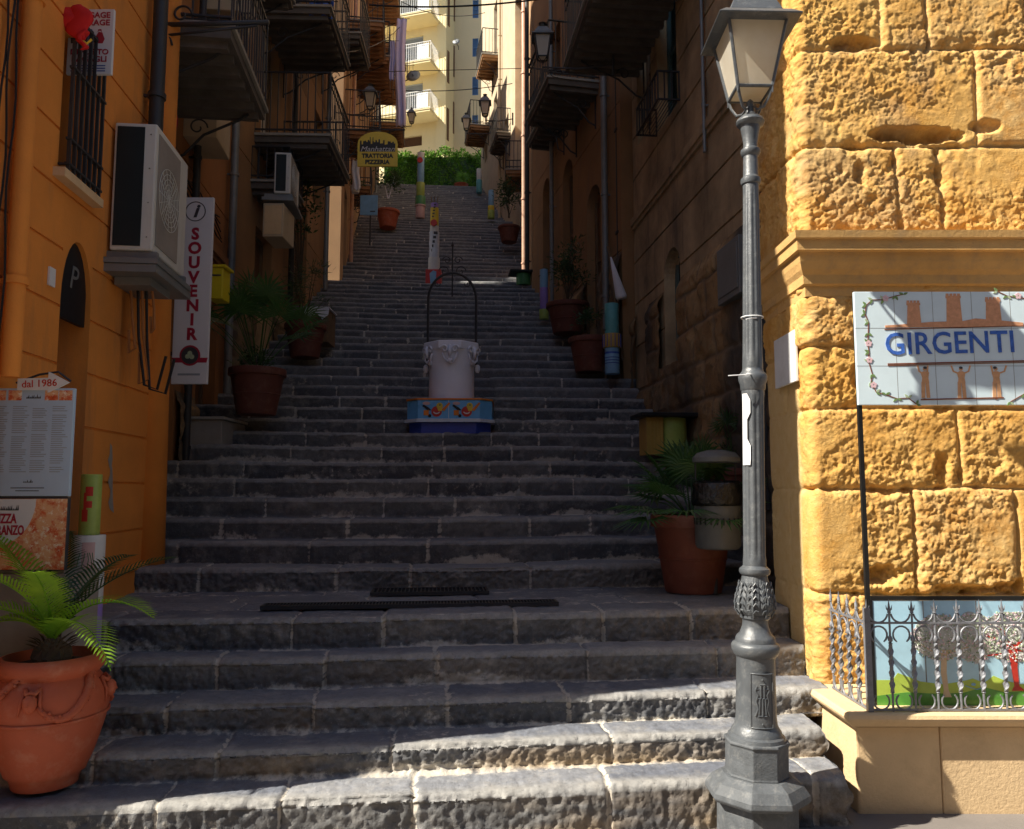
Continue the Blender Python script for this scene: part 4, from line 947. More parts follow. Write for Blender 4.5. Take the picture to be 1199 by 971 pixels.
# orchard picture
m = MB(); m.box(PX0, PX1, -.010, .008, PZ0+fz, PZ1+fz); pn = m.build('orchard_panel', 'tile_art_sky', FR)
W_ = PX1-PX0; b0 = PZ0+fz; Hh = PZ1-PZ0
def pp(x, y): return (PX0+(x-80)/1199*189*ppx*1.0, b0+Hh*(1-(y-90)/(830-90)))
far = PX1-.003
def clampx(pl_): return [(min(far, x), z) for x, z in pl_]
art([clampx([pp(80, 830), (far, b0+.001), (far, pp(0, 640)[1]), pp(1120, 680), pp(1000, 650), pp(930, 620), pp(860, 670), pp(780, 640), pp(700, 660), pp(560, 680), pp(400, 660), pp(240, 600), pp(200, 650), pp(82, 650)])], 'art_lime', 'painted_hills', pn, y=-.0105, th=.0006)
art([clampx([pp(82, 830), (far, b0+.0012), (far, pp(0, 700)[1]), pp(1000, 735), pp(860, 700), pp(700, 740), pp(500, 745), pp(300, 735), pp(82, 760)])], 'art_green', 'painted_grass', pn, y=-.0112, th=.0006)
art([[pp(555, 770), pp(620, 770), pp(600, 720), pp(592, 600), pp(600, 480), pp(640, 440), pp(560, 440), pp(550, 600), pp(565, 720)]]+stroke([pp(575, 470), pp(480, 440), pp(420, 400)], .003)+stroke([pp(590, 470), pp(680, 440), pp(760, 420)], .003), 'art_tan', 'painted_tree_trunk', pn, y=-.0118, th=.0005)
art([[pp(1055, 725), pp(1150, 725), pp(1110, 690), pp(1105, 560), pp(1120, 400), pp(1060, 400), pp(1050, 470), pp(1065, 600), pp(1075, 690)]]+stroke([pp(1060, 420), pp(990, 370), pp(900, 340)], .004)+stroke([pp(1060, 440), pp(980, 470), pp(880, 480)], .0035)+stroke([pp(1110, 410), pp(1160, 350)], .006)+stroke([pp(1110, 440), pp(1190, 450)], .004)+stroke([pp(1060, 405), pp(1020, 300), pp(960, 280)], .003), 'art_red', 'painted_red_tree', pn, y=-.0124, th=.0005)
rb = random.Random(12); crown = []
for cx_, cy_, ax_, ay_ in ((560, 350, 205, 160), (800, 350, 165, 175), (1080, 340, 235, 180), (1400, 350, 155, 175)):
    crown.append(clampx([pp(cx_+ax_*(1+rb.uniform(-.07, .07))*math.cos(t), cy_+ay_*(1+rb.uniform(-.07, .07))*math.sin(t)) for t in np.linspace(0, 6.2, 34)]))
art(crown, 'art_crown', 'painted_crowns', pn, y=-.0109, th=.0003)
for mt, cnt, sd in (('art_pink', 420, 1), ('art_leaf_pale', 620, 2), ('art_leaf', 90, 3), ('art_white', 520, 4)):
    rr = random.Random(sd); ps = []
    while len(ps) < cnt:
        x = rr.uniform(350, 1500); y = rr.uniform(170, 560)
        c1 = ((x-560)/210)**2+((y-350)/165)**2; c2 = ((x-800)/170)**2+((y-350)/180)**2; c3 = ((x-1080)/240)**2+((y-340)/185)**2; c4 = ((x-1400)/160)**2+((y-350)/180)**2
        if min(c1, c2, c3, c4) < 1: q = pp(x, y); (ps.append(leafshape(q[0], q[1], rr.uniform(0, 6.3), rr.uniform(.006, .013), rr.uniform(.002, .0036))))
    art(ps, mt, 'painted_blossom', pn, y=-.0130-.00015*sd, th=.0002)
art([disc(*pp(780, 680), .012, 10, .6)]+stroke([pp(720, 690), pp(800, 715), pp(860, 700)], .002), 'paint_sky', 'painted_pond', pn, y=-.0135)
art([[pp(x-4, 92), pp(x+4, 92), pp(x+4, 828), pp(x-4, 828)] for x in (445, 830, 1180)], 'tile_grout', 'tile_joints', pn, y=-.0102, th=.0003)
# ============================================================ RAILING
RD = 4.27; rx0 = at(1018, 800, RD).x; rz0 = .43
RL = thing('twisted_railing', 'silver grey wrought iron railing with twisted bars and pointed finials on the plinth wall', 'railing', (rx0, RD, .415))
def baluster():
    m = MB(); H = .50
    m.path([(0, 0, -.01), (0, 0, .10)], .006, 6)
    prof_ = []
    for k in range(64):
        t = k/63; z = .095+t*.255; prof_.append((z, t))
    vs = []; n = 8
    for z, t in prof_:
        a = t*math.pi*4.5; env = .0075+.0045*abs(math.sin(t*math.pi*4.5))
        for j in range(n):
            g = 2*math.pi*j/n; r = env*(1+.45*math.cos(2*g)); vs.append((r*math.cos(g+a), r*math.sin(g+a), z))
    m.add(vs, [(i*n+j, i*n+(j+1) % n, (i+1)*n+(j+1) % n, (i+1)*n+j) for i in range(63) for j in range(n)])
    m.lathe([(.004, .35), (.012, .362), (.013, .375), (.006, .388)], 10); m.lathe([(.004, .09), (.011, .097), (.004, .107)], 10)
    m.path([(0, 0, .38), (0, 0, .505)], .0055, 6)
    m.lathe([(.004, .50), (.011, .507), (.004, .514)], 8); m.path([(0, 0, .51), (0, 0, .53), (0, 0, .575)], [.009, .007, .0008], 6)
    for sg in (-1, 1): m.path([(0, 0, .512), (sg*.012, 0, .525), (sg*.016, 0, .545)], [.005, .004, .001], 5)
    return m
def arcs(w):
    m = MB(); s_ = .0595
    def arc(cx, cz, r, a0, a1, n=14, q=.0052): m.path([(cx+r*math.cos(t), 0, cz+r*math.sin(t)) for t in np.linspace(a0, a1, n)], [q*.7]+[q]*(n-2)+[q*.7], 6)
    if w == 0: arc(s_, .052, .042, R(130), R(410))
    if w == 1: arc(s_, .392, .044, R(-55), R(235))
    if w == 2: arc(s_, .505, .05, R(185), R(355))
    return m
bal_me = baluster().build('baluster', 'silver_paint', RL, smooth=True, auto=50).data; arc_me = [arcs(w).build('scroll', 'silver_paint', RL, smooth=True, auto=50).data for w in range(3)]
def putc(me, name, x, y, rz=0):
    if isinstance(me, list): return [putc(q, name, x, y, rz) for q in me]
    o = bpy.data.objects.new(name, me); COL.objects.link(o); o.parent = RL; o.location = (x, y, 0); o.rotation_euler = (0, 0, rz); return o
for k in range(1, 13): putc(bal_me, 'baluster', k*.119, 0); putc(arc_me, 'scroll', k*.119, 0)
for k in range(1, 5): putc(bal_me, 'baluster', -.005, .115*k, R(90))
for k in range(0, 4): putc(arc_me, 'scroll', -.005, .115*k, R(90))
m = MB()
for z in (.448, .004): m.box(-.012, 1.6, -.006, .006, z, z+.010); m.box(-.011, .001, .006, .48, z, z+.010)
m.build('rail', 'silver_paint', RL)
m = MB(); m.box(-.016, .014, -.014, .016, 0, .53); m.build('corner_post', 'silver_paint', RL, bevel=.003)
# ============================================================ DRAINS
def drain(u0, u1, v0, v1, z, label, cross):
    c = suv((u0+u1)/2, (v0+v1)/2); t = thing('drain_grate', label, 'drain', (c[0], c[1], z), math.atan2(UY, UX)); L_ = (u1-u0)/2; w_ = (v1-v0)/2
    m = MB(); m.box(-L_, L_, -w_, w_, -.02, -.004); m.build('drain_channel', 'dark_room', t)
    m = MB(); m.box(-L_-.015, L_+.015, -w_-.012, -w_, -.02, .006); m.box(-L_-.015, L_+.015, w_, w_+.012, -.02, .006); m.box(-L_-.015, -L_, -w_, w_, -.02, .006); m.box(L_, L_+.015, -w_, w_, -.02, .006)
    x = -L_
    while x < L_: m.box(x, x+.007, -w_, w_, -.012, .004); x += cross
    m.build('grating', 'iron', t)
uv = lambda px_, py_: (lambda p: (p.x*UX+p.y*UY, -p.x*UY+p.y*UX))(atz(px_, py_, .80))
a = uv(310, 709); b_ = uv(655, 709); drain(a[0], b_[0], a[1]-.065, a[1]+.065, .80, 'long narrow iron drain grate across the landing', .022)
a = uv(437, 692); b_ = uv(570, 692); drain(a[0], b_[0], a[1]-.13, a[1]+.13, .80, 'short wide drain cover behind the long grate', .03)
# ============================================================ WELLHEAD
WZ = 1.9; 
wc = at(527, 505, 9.15); wz = at(527, 508, 8.95).z
WH = thing('ornamental_wellhead', 'white carved wellhead with black iron arch on a colourful bird tiled base', 'wellhead', (wc.x*1.03, 9.61, 2.245))
k9 = 8.85/FPX
m = MB(); hw = 40*k9; b3 = MB()
def hexa(mb, w, d, z0, z1, ch=.14): 
    pts = [(-w, -d+ch), (-w+ch, -d), (w-ch, -d), (w, -d+ch), (w, d), (-w, d)]; k = len(pts)
    mb.add([(x, y, z) for z in (z0, z1) for x, y in pts], [tuple(range(k)), tuple(range(k, 2*k))]+[(i, (i+1) % k, k+(i+1) % k, k+i) for i in range(k)])
hexa(m, .48, .40, -.02, .11, .16); m.build('blue_plinth', 'cobalt', WH, bevel=.004)
m = MB(); hexa(m, .53, .45, .112, .15, .16); m.build('white_ledge', 'tile_white', WH, bevel=.004)
m = MB(); hexa(m, .50, .42, .152, .37, .14); tb = m.build('painted_box', 'tile_blue', WH, bevel=.004)
m = MB(); hexa(m, .51, .43, .372, .39, .14); m.build('orange_rim', 'paint_orange', WH)
def birdart(cx, flip=1):
    y = -.4225; q = lambda pts: [(cx+flip*x, z) for x, z in pts]
    art([disc(cx+flip*.03, .235, .062, 16)], 'paint_red', 'painted_bird', tb, y=y, th=.003)
    art([q([(-.14, .30), (-.12, .315), (-.06, .28), (-.03, .25), (-.07, .245)]), disc(cx-flip*.05, .185, .02, 10)], 'black', 'painted_bird', tb, y=y, th=.004)
    art([disc(cx+flip*.065, .30, .038, 12), q([(.03, .30), (.10, .30), (.09, .24), (.05, .24)])], 'paint_yellow', 'painted_bird', tb, y=y, th=.005)
    art([q([(.08, .25), (.17, .34), (.19, .33), (.12, .24)]), q([(-.12, .25), (-.06, .25), (-.06, .19), (-.12, .19)]) if flip > 0 else disc(cx-.1, .2, .03)], 'paint_orange', 'painted_bird', tb, y=y, th=.0045)
    art([disc(cx+flip*.068, .31, .009, 8)], 'ink', 'painted_bird', tb, y=y, th=.008); art([disc(cx-flip*.09, .33, .045, 10, .45)], 'paint_pink', 'painted_bird', tb, y=y, th=.0035)
    art([[(cx+flip*(.03+.04*math.cos(t)), .235+.03*math.sin(t)) for t in np.linspace(3.4, 6.0, 8)]+[(cx+flip*(.03+.032*math.cos(t)), .238+.02*math.sin(t)) for t in np.linspace(6.0, 3.4, 8)]], 'white_paint', 'painted_bird', tb, y=y, th=.006)
birdart(-.17); birdart(.18)
art([[(-.003, .155), (.003, .155), (.003, .368), (-.003, .368)]], 'white_paint', 'tile_joint', tb, y=-.4225)
m = MB(); rw = .28
m.lathe([(rw, .392), (rw, .40), (rw*.98, .42), (rw*.975, .80), (rw*1.0, .84), (rw*1.08, .93), (rw*1.12, 1.0), (rw*1.0, 1.06)], 40)
m.lathe([(.345, 1.0), (.355, 1.03), (.355, 1.09), (.335, 1.10), (.28, 1.10), (.26, .95)], 8, rot=math.pi/8)
m.build('drum', 'plastic_wellhead', WH, smooth=True, auto=35)
for g in (-math.pi/2, -math.pi/2-1.0, -math.pi/2+1.0, math.pi/2-.8, math.pi/2+.8):       # scroll and leaf reliefs round the top
    m = MB(); cx_, cy_ = math.cos(g), math.sin(g); tx, ty = -cy_, cx_
    def on(a, z, e=.0): r = rw*1.06+e+(z-.8)*.12; return (r*cx_+a*tx, r*cy_+a*ty, z)
    for sg in (-1, 1):
        m.path([on(sg*(.065+.045*math.cos(t)*(1-t/9)), .99+.05*math.sin(t)*(1-t/9), .015) for t in np.linspace(0, 6.6, 20)], .013, 6)
        m.path([on(sg*.09, .95), on(sg*.07, .88, .02), on(sg*.02, .84, .02)], .012, 6)
    m.path([on(0, 1.04, .01), on(0, .97, .03), on(0, .90, .025)], [.015, .026, .012], 8); m.lathe([(.02, -.03), (.035, 0), (.02, .03)], 10, c=on(0, .85, .0))
    m.build('carved_ornament', 'plastic_wellhead', WH, smooth=True)
m = MB(); ax = .295; pts = [(-ax, 0, .85), (-ax, 0, 1.62)]+[(ax*math.cos(t)*1.0, 0, 1.66+.34*math.sin(t)) for t in np.linspace(math.pi, 0, 24)]+[(ax, 0, 1.62), (ax, 0, .85)]
m.path(pts, .0165, 8); m.path([(0, 0, 1.7), (0, 0, 2.34)], .010, 6); m.lathe([(.01, 0), (.02, .02), (.001, .07)], 8, c=(0, 0, 2.33))
for sg in (-1, 1):
    m.path([(sg*(.10+.07*math.cos(t)*(1-t/10)), 0, 2.02+.07*math.sin(t)*(1-t/10)) for t in np.linspace(0, 7.5, 26)], .006, 5)
    m.path([(sg*(.07+.055*math.cos(t)*(1-t/10)), 0, 2.16+.05*math.sin(t)*(1-t/10)) for t in np.linspace(0, 7.5, 22)], .006, 5)
    m.path([(sg*(.19+.06*math.cos(t)*(1-t/10)), 0, 1.86+.06*math.sin(t)*(1-t/10)) for t in np.linspace(3, 10, 22)], .006, 5)
m.build('iron_arch', 'iron', WH, smooth=True, auto=40)
for sg in (-1, 1):
    m = MB(); m.lathe([(.018, -.05), (.03, -.02), (.03, .03), (.015, .05)], 10, c=(sg*.315, 0, .80)); m.build('arch_bracket', 'plastic_wellhead', WH, smooth=True)
# ============================================================ POTS AND PLANTS
def pot_mesh(r, h, mt, parent, style='plain'):
    m = MB()
    if style == 'plain':
        m.lathe([(r*.66, 0), (r*.68, .02), (r*.90, h*.80), (r*.91, h*.84), (r*.99, h*.845), (r*1.0, h*.86), (r*1.0, h*.98), (r*.985, h), (r*.90, h), (r*.88, h*.9)], 48)
        m.lathe([(r*.80, h*.42), (r*.815, h*.43), (r*.815, h*.445), (r*.80, h*.455)], 48, cap=False)
    o = m.build('pot', mt, parent, smooth=True, auto=35); m = MB(); m.lathe([(.001, h*.91), (r*.5, h*.93), (r*.89, h*.90)], 24, cap=False); m.build('soil', 'soil', parent); return o
def leaf_quad(m, p, d, l, w, up=None, droop=0.0):
    d = d.normalized(); s_ = d.cross(up or Vector((0, 0, 1))); s_ = s_.normalized() if s_.length > 1e-4 else Vector((1, 0, 0))
    n_ = s_.cross(d); a = p; b_ = p+d*l*.45+n_*l*.06; c = p+d*l-Vector((0, 0, droop*l))
    m.add([a, b_+s_*w*.5, c, b_-s_*w*.5], [(0, 1, 2, 3)])
def frond(parent, az, length, rise, droop, mt, name='frond', n=34, lw=.012, ll=.14, twist=0, curl=0):
    m = MB(); pts = []
    for k in range(26):
        t = k/25; x = length*(t-.12*t*t*curl); a = rise*t-droop*t*t
        pts.append(Vector((math.cos(az+twist*t)*length*math.sin(min(1.5, .25+t*1.25))*t*.95, math.sin(az+twist*t)*length*math.sin(min(1.5, .25+t*1.25))*t*.95, length*(rise*t-droop*t**2.4))))
    m.path(pts, [.0065*(1-.8*k/25) for k in range(26)], 5)
    for i in range(n*2):
        t = .12+.88*(i//2)/(n-1); f = t*25; k = min(24, int(f)); p = pts[k].lerp(pts[min(25, k+1)], f-k); tg = (pts[min(25, k+1)]-pts[max(0, k-1)]).normalized()
        sd = tg.cross(Vector((0, 0, 1))); sd = sd.normalized() if sd.length > .05 else Vector((1, 0, 0)); sd *= (1 if i % 2 else -1); upv = sd.cross(tg); upv = upv if upv.z > 0 else -upv
        ln = ll*math.sin(math.pi*min(1, (.16+t*.86)))**.55*(.9+.2*random.random()); d = (sd*.80+tg*(.42+.35*t)+upv*.30)
        d.normalize(); w_ = lw; q = p+d*ln*.5; e = p+d*ln-Vector((0, 0, ln*.16)); pr = d.cross(upv).normalized()*w_*.5
        m.add([p-pr*.6, p+pr*.6, q+pr, q-pr, e], [(0, 1, 2, 3), (3, 2, 4)])
    return m.build(name, mt, parent)
def fan_palm(parent, n, stem, fan, mt, z0, r0=.02, seed=1, elev=(.35, 1.35), leaflets=16):
    rr = random.Random(seed)
    for k in range(n):
        az = 2*math.pi*(k+rr.uniform(-.3, .3))/n*2.4; el = rr.uniform(*elev); L_ = stem*rr.uniform(.75, 1.1)
        d = Vector((math.cos(az)*math.cos(el), math.sin(az)*math.cos(el), math.sin(el))); p0 = Vector((r0*math.cos(az), r0*math.sin(az), z0))
        p1 = p0+d*L_*.6; p2 = p0+d*L_-Vector((0, 0, L_*.12*math.cos(el))); m = MB(); m.path([p0, p1, p2], [.006, .005, .004], 5)
        ax = (p2-p1).normalized(); s_ = ax.cross(Vector((0, 0, 1))).normalized(); nn = s_.cross(ax)
        for i in range(leaflets):
            g = (i/(leaflets-1)-.5)*R(250); dd = ax*math.cos(g)+s_*math.sin(g)+nn*.15; ll = fan*(1-.18*abs(g)/2)*rr.uniform(.9, 1.05); w_ = fan*.085
            pr = dd.cross(nn).normalized()*w_*.5; q = p2+dd*ll*.45; e = p2+dd*ll-Vector((0, 0, ll*.22))
            m.add([p2, q+pr+nn*.006, q-nn*.0, q-pr+nn*.006, e], [(0, 1, 2), (0, 2, 3), (1, 4, 2), (2, 4, 3)])
        m.build('frond', mt, parent)
def shrub(parent, r, h, z0, mt, n=700, ls=.05, lw=.018, seed=1, stems=5, clumps=9, name='foliage', trunk='bark'):
    rr = random.Random(seed); m = MB(); C_ = []
    for k in range(clumps):
        a = rr.uniform(0, 6.28); q = rr.uniform(.15, .75)*r; C_.append(Vector((q*math.cos(a), q*math.sin(a), z0+h*rr.uniform(.35, .95))))
    for k in range(stems):
        c = C_[k % clumps]; m.path([(0.02*math.cos(k*2), .02*math.sin(k*2), z0-.03), c*.45+Vector((0, 0, z0*.55)), c], [.011, .008, .004], 5)
    m.build('stems', trunk, parent); m = MB()
    for i in range(n):
        c = rr.choice(C_); v = Vector((rr.gauss(0, 1), rr.gauss(0, 1), rr.gauss(0, .8))); v = v.normalized()*abs(rr.gauss(.5, .3))*r*.55; p = c+v
        d = (v+Vector((rr.uniform(-1, 1), rr.uniform(-1, 1), rr.uniform(-.3, 1.1)))*r*.5); leaf_quad(m, p, d, ls*rr.uniform(.7, 1.3), lw, Vector((rr.uniform(-1, 1), rr.uniform(-1, 1), rr.uniform(-1, 1))), .1)
    return m.build(name, mt, parent)
# big foreground pot with cycad
fp = atz(52, 927, .15)
FP = thing('potted_cycad', 'large terracotta pot with garland relief and bright green cycad at lower left', 'potted plant', (fp.x-.07, 4.02, .145))
m = MB(); k3 = 4.02/FPX*.80
prof = [(927, 42), (920, 44), (914, 47), (911, 52), (906, 54), (895, 59), (870, 68), (850, 74), (836, 77), (826, 77.5), (815, 75), (806, 70), (800, 64), (797, 62), (794, 64), (790, 68), (785, 70), (779, 69), (775, 65), (774, 60), (780, 58), (790, 55)]
zq = lambda y: at(60, y, 4.02).z-.145
z_b = zq(927); m.lathe([(r*k3, (zq(y)-z_b)*.99) for y, r in prof], 64); m.lathe([(76.5*k3, zq(846)-z_b), (78.5*k3, zq(845)-z_b), (78.5*k3, zq(843)-z_b), (77*k3, zq(842)-z_b)], 64, cap=False)
m.build('pot', 'terracotta', FP, smooth=True, auto=45)
def onpot(g, y, e=0):
    r = np.interp(y, [p[0] for p in prof[:14]][::-1], [p[1] for p in prof[:14]][::-1])*k3+e; return Vector((r*math.cos(g), r*math.sin(g), zq(y)-z_b))
for gc in (-1.35, -1.35-math.pi/2, -1.35+math.pi/2, -1.35+math.pi):
    m = MB(); m.path([onpot(gc+t, 812+26*math.sin((t+.0)/.95*math.pi) if t > 0 else 812, .004) for t in np.linspace(.12, 1.45, 22)], [.008+.012*math.sin(math.pi*i/21)*(1+.25*(i % 2)) for i in range(22)], 8)
    for i in range(40):
        t = .2+1.15*i/39; m.lathe([(.001, -.008), (.010, 0), (.001, .009)], 6, c=onpot(gc+t+.03*math.sin(i*5), 812+26*math.sin(t/.95*math.pi*.95)+3*math.sin(i*3.7), .012))
    m.build('garland', 'terracotta', FP, smooth=True)
    m = MB(); m.lathe([(.001, -.045), (.022, -.032), (.032, -.005), (.030, .02), (.018, .036), (.001, .04)], 14, c=onpot(gc, 818, .008)); m.path([onpot(gc-.13, 803, .006), onpot(gc-.06, 808, .018), onpot(gc, 806, .02), onpot(gc+.06, 808, .018), onpot(gc+.13, 803, .006)], .011, 6)
    for sg in (-1, 1): m.path([onpot(gc+sg*.13, 803, .006), onpot(gc+sg*.15, 818, .008), onpot(gc+sg*.19, 832, .004)], [.010, .008, .002], 6); m.lathe([(.001, -.006), (.006, 0), (.001, .006)], 6, c=onpot(gc+sg*.035, 815, .034))
    m.path([onpot(gc, 814, .036), onpot(gc, 820, .040)], .005, 6); m.build('mask_relief', 'terracotta', FP, smooth=True)
m = MB(); zt = zq(776)-z_b; m.lathe([(.001, zt-.04), (.1, zt-.03), (60*k3, zt-.05)], 24, cap=False); m.build('soil', 'soil', FP)
m = MB(); m.lathe([(.075, zt-.06), (.085, zt-.01), (.075, zt+.03), (.05, zt+.06), (.02, zt+.08)], 20, flute=lambda i, g, z: 1+.14*math.sin(g*9+i*1.3))
for k in range(46): a = k*2.4; leaf_quad(m, Vector((.06*math.cos(a), .06*math.sin(a), zt+.02+.001*k)), Vector((math.cos(a), math.sin(a), .5)), .07, .014)
m.build('stem_base', 'bark', FP)
TP = bpy.data.objects.new('crown', None); COL.objects.link(TP); TP.parent = FP; TP.location = (0, 0, zt+.04)
for az, L_, ri, dr, mt in ((R(-6), .50, .95, .80, 'cycad_leaf'), (R(-34), .50, .78, .95, 'cycad_leaf'), (R(-75), .34, 1.35, .45, 'cycad_leaf'), (R(-165), .46, .85, .62, 'cycad_leaf'), (R(160), .52, 1.25, .35, 'cycad_leaf'), (R(-120), .40, 1.3, .55, 'cycad_leaf'), (R(40), .55, 1.0, .45, 'cycad_leaf_shaded'), (R(80), .58, 1.0, .5, 'cycad_leaf_shaded'), (R(115), .60, 1.1, .42, 'cycad_leaf_shaded'), (R(-178), .40, .8, .8, 'cycad_leaf')):
    f_ = frond(FP, az, L_*1.12, ri*1.12, dr, 'cycad_leaf' if mt == 'cycad_leaf' else 'cycad_leaf_shaded', n=34, lw=.0115, ll=.15); f_.location = (0, 0, zt+.03)
bpy.data.objects.remove(TP)
def potted(name, label, px_, py_, D, r, h, mt='terracotta_dull', group=None, z=None):
    p = at(px_, py_, D); t = thing(name, label, 'potted plant', (p.x, D, p.z if z is None else z), random.uniform(0, 6), group); pot_mesh(r, h, mt, t); return t
P1 = potted('potted_fan_palm', 'tall terracotta pot with drooping fan palm behind the lamp post', 812, 694, 6.15, .315, .58, 'terracotta_mid', z=.80)
fan_palm(P1, 24, .46, .30, 'palm_leaf', .55, seed=3, elev=(.1, 1.45), leaflets=20)
P2 = potted('potted_yucca', 'brown pot with slender spiky palms leaning on the stone wall above the fan palm', 862, 540, 7.6, .26, .42, z=1.35)
fan_palm(P2, 9, .62, .20, 'palm_leaf', .42, seed=8, elev=(.9, 1.5), leaflets=16); shrub(P2, .2, .25, .4, 'shrub_leaf', 160, .05, seed=4)
P3 = potted('potted_bush', 'terracotta pot with low bush just left of the blue and gold post', 690, 434, 11.4, .30, .50, z=at(690, 436, 11.4).z); shrub(P3, .24, .45, .48, 'shrub_leaf', 300, .07, .02, seed=6)
P4 = potted('potted_oleander', 'large round terracotta planter with tall dark oleander by the right wall', 665, 391, 12.9, .36, .5, z=at(665, 391, 12.9).z); shrub(P4, .42, .95, .55, 'shrub_leaf', 900, .085, .02, seed=7, stems=9, clumps=14)
P5 = potted('potted_tree', 'small dark tree in red pot on the far right of the upper flight', 596, 284, 20.6, .30, .42, z=at(596, 284, 20.6).z); shrub(P5, .42, 1.0, .7, 'shrub_leaf', 520, .11, .03, seed=9, stems=6, clumps=12)
P6 = potted('potted_yucca', 'broad dark terracotta planter with tall spiky palms beside the souvenir sign', 300, 484, 8.95, .32, .52, z=at(300, 486, 8.95).z); fan_palm(P6, 18, .95, .38, 'palm_leaf', .5, seed=12, elev=(.6, 1.5), leaflets=18); shrub(P6, .26, .2, .5, 'shrub_leaf', 260, .06, .02, seed=15)
m = MB()
P7 = potted('potted_shrub', 'dark planter with arching green shrub above the broad planter on the left', 357, 417, 11.3, .30, .48, z=at(357, 419, 11.3).z); shrub(P7, .42, .9, .5, 'shrub_leaf', 600, .10, .012, seed=16, stems=9); 
P8 = potted('potted_climber', 'tall thin trunked climber in a small pot against the stone house, left', 350, 405, 12.4, .22, .34, z=at(352, 395, 12.4).z); shrub(P8, .38, 2.3, .9, 'shrub_leaf', 600, .09, .035, seed=17, stems=9, clumps=12)
P9 = potted('potted_tree', 'red tub with bare white stemmed small tree under the yellow restaurant sign', 454, 267, 22.3, .34, .5, mt='terracotta', z=at(454, 267, 22.3).z); shrub(P9, .5, 1.1, .9, 'shrub_leaf', 500, .12, .04, seed=18, stems=5, trunk='white_cloth')
P10 = potted('potted_agave', 'small red trough with pale spiky plant in front of the hedge at the right', 540, 218, 31.6, .30, .22, mt='terracotta', z=TOP3[1]); fan_palm(P10, 12, .35, .3, 'hedge_leaf', .2, seed=22, elev=(.8, 1.5))
P11 = potted('potted_vine', 'small hanging basket plant low on the orange house wall', 405, 235, 19.0, .14, .16, mt='paint_white', z=at(416, 226, 19).z); P11.location.x = at(416, 226, 19).x; shrub(P11, .2, .3, .1, 'shrub_leaf', 120, .1, .03, seed=31, stems=3)
# hedge along the top terrace
HD = thing('hedge', 'long bright green hedge across the top of the stairs', 'hedge', (-3.1, 33.2, TOP3[1]))
rr = random.Random(5); m = MB(); hp0 = at(470, 178, 33.2); hh = hp0.z-TOP3[1]
for i in range(5200):
    x = rr.uniform(-2.4, 1.9); z = rr.uniform(0, hh)*(1-.0*abs(x)); top = hh*(.93+.07*math.sin(x*2.3+1)+.05*math.sin(x*7.7)+rr.gauss(0, .03)); z = min(z, top); y = -.35-.12*math.sin(x*5+z*3)+rr.gauss(0, .08) if rr.random() < .75 else rr.uniform(-.4, .4)
    if y > -.2: z = top-rr.uniform(0, .15)
    leaf_quad(m, Vector((x, y, z)), Vector((rr.uniform(-1, 1), rr.uniform(-1.2, .2), rr.uniform(-.8, .8))), rr.uniform(.09, .16), .07, Vector((rr.uniform(-1, 1), 0, 1)))
m.build('foliage', 'hedge_leaf', HD); m = MB()
for k in range(12): m.path([(-2.3+k*.38, 0, 0), (-2.3+k*.38+.05, 0, hh*.5), (-2.35+k*.38, .03, hh*.9)], .03, 6)
m.box(-2.4, 1.9, -.2, .3, 0, hh*.86); m.build('stems', 'ivy_leaf', HD)
KW = thing('low_wall', 'low stone kerb wall at the foot of the hedge', 'wall', (0, 32.55, TOP3[1])); m = MB(); m.box(-5.5, 1.0, -.12, .12, -.05, .16); m.build('wall_body', 'pale_stone', KW, bevel=.01); m = MB(); m.box(-5.52, 1.02, -.15, .15, .163, .2); m.build('coping', 'concrete', KW)
# ============================================================ PAINTED POSTS
def post(label, x, y, z, segs, lean=0):
    """segs: (radius, height, material, kind)"""
    t = thing('painted_post', label, 'painted post', (x, y, z), 0, 'painted posts along the stairs'); h = 0
    for i, (r, hh_, mt) in enumerate(segs):
        m = MB(); m.lathe([(r*.98, h), (r, h+.004), (r, h+hh_-.006), (r*.98, h+hh_-.001)], 32); m.build('painted_band', mt, t, smooth=True, auto=35); h += hh_
    return t
def spot(px_, py_, D): return at(px_, py_, D)
p = spot(97, 768, 4.78); T = post('stout painted post, purple and white below and green above, by the pizza menu', p.x, 4.78, .60, [(.092, .30, 'paint_lilac'), (.092, .40, 'paint_white'), (.058, .36, 'paint_lime')])
m = MB(); rr_ = .0585      # red mark winding over the green band
for (a0, a1, z0, z1) in ((-1.9, -1.3, .78, .85), (-1.75, -1.45, .84, .95), (-1.6, -.9, .93, .985), (-1.55, -.95, .86, .90)):
    vs = [(rr_*1.02*math.cos(g), rr_*1.02*math.sin(g), z) for g in np.linspace(a0, a1, 6) for z in (z0, z1)]; m.add(vs, [(2*i, 2*i+1, 2*i+3, 2*i+2) for i in range(5)])
m.build('painted_mark', 'paint_red', T)
m = MB()
for k in range(5):
    g = -1.6+k*.22; m.path([(.0935*math.cos(g+.12*math.sin(t*7+k)), .0935*math.sin(g+.12*math.sin(t*7+k)), .33+t*.27) for t in np.linspace(0, 1, 8)], .0022, 4)
m.build('painted_reeds', 'paint_green', T)
vs = [(.0930*math.cos(g), .0930*math.sin(g), z) for g in np.linspace(-1.45, -.7, 8) for z in (.34, .66)]; m = MB(); m.add(vs, [(2*i, 2*i+1, 2*i+3, 2*i+2) for i in range(7)]); m.build('painted_panel', 'paint_pink', T)
D = 11.15; p = spot(717, 438, D); T = post('sky blue and gold painted post standing against the right wall', p.x, D, p.z, [(.105, .28, 'paint_sky'), (.105, .03, 'paint_blue'), (.105, .06, 'paint_sky'), (.125, .20, 'paint_gold'), (.10, .44, 'paint_teal')])
m = MB()
for z in (.14, .18, .22): m.lathe([(.1055, z), (.107, z+.005), (.1055, z+.013)], 24, cap=False)
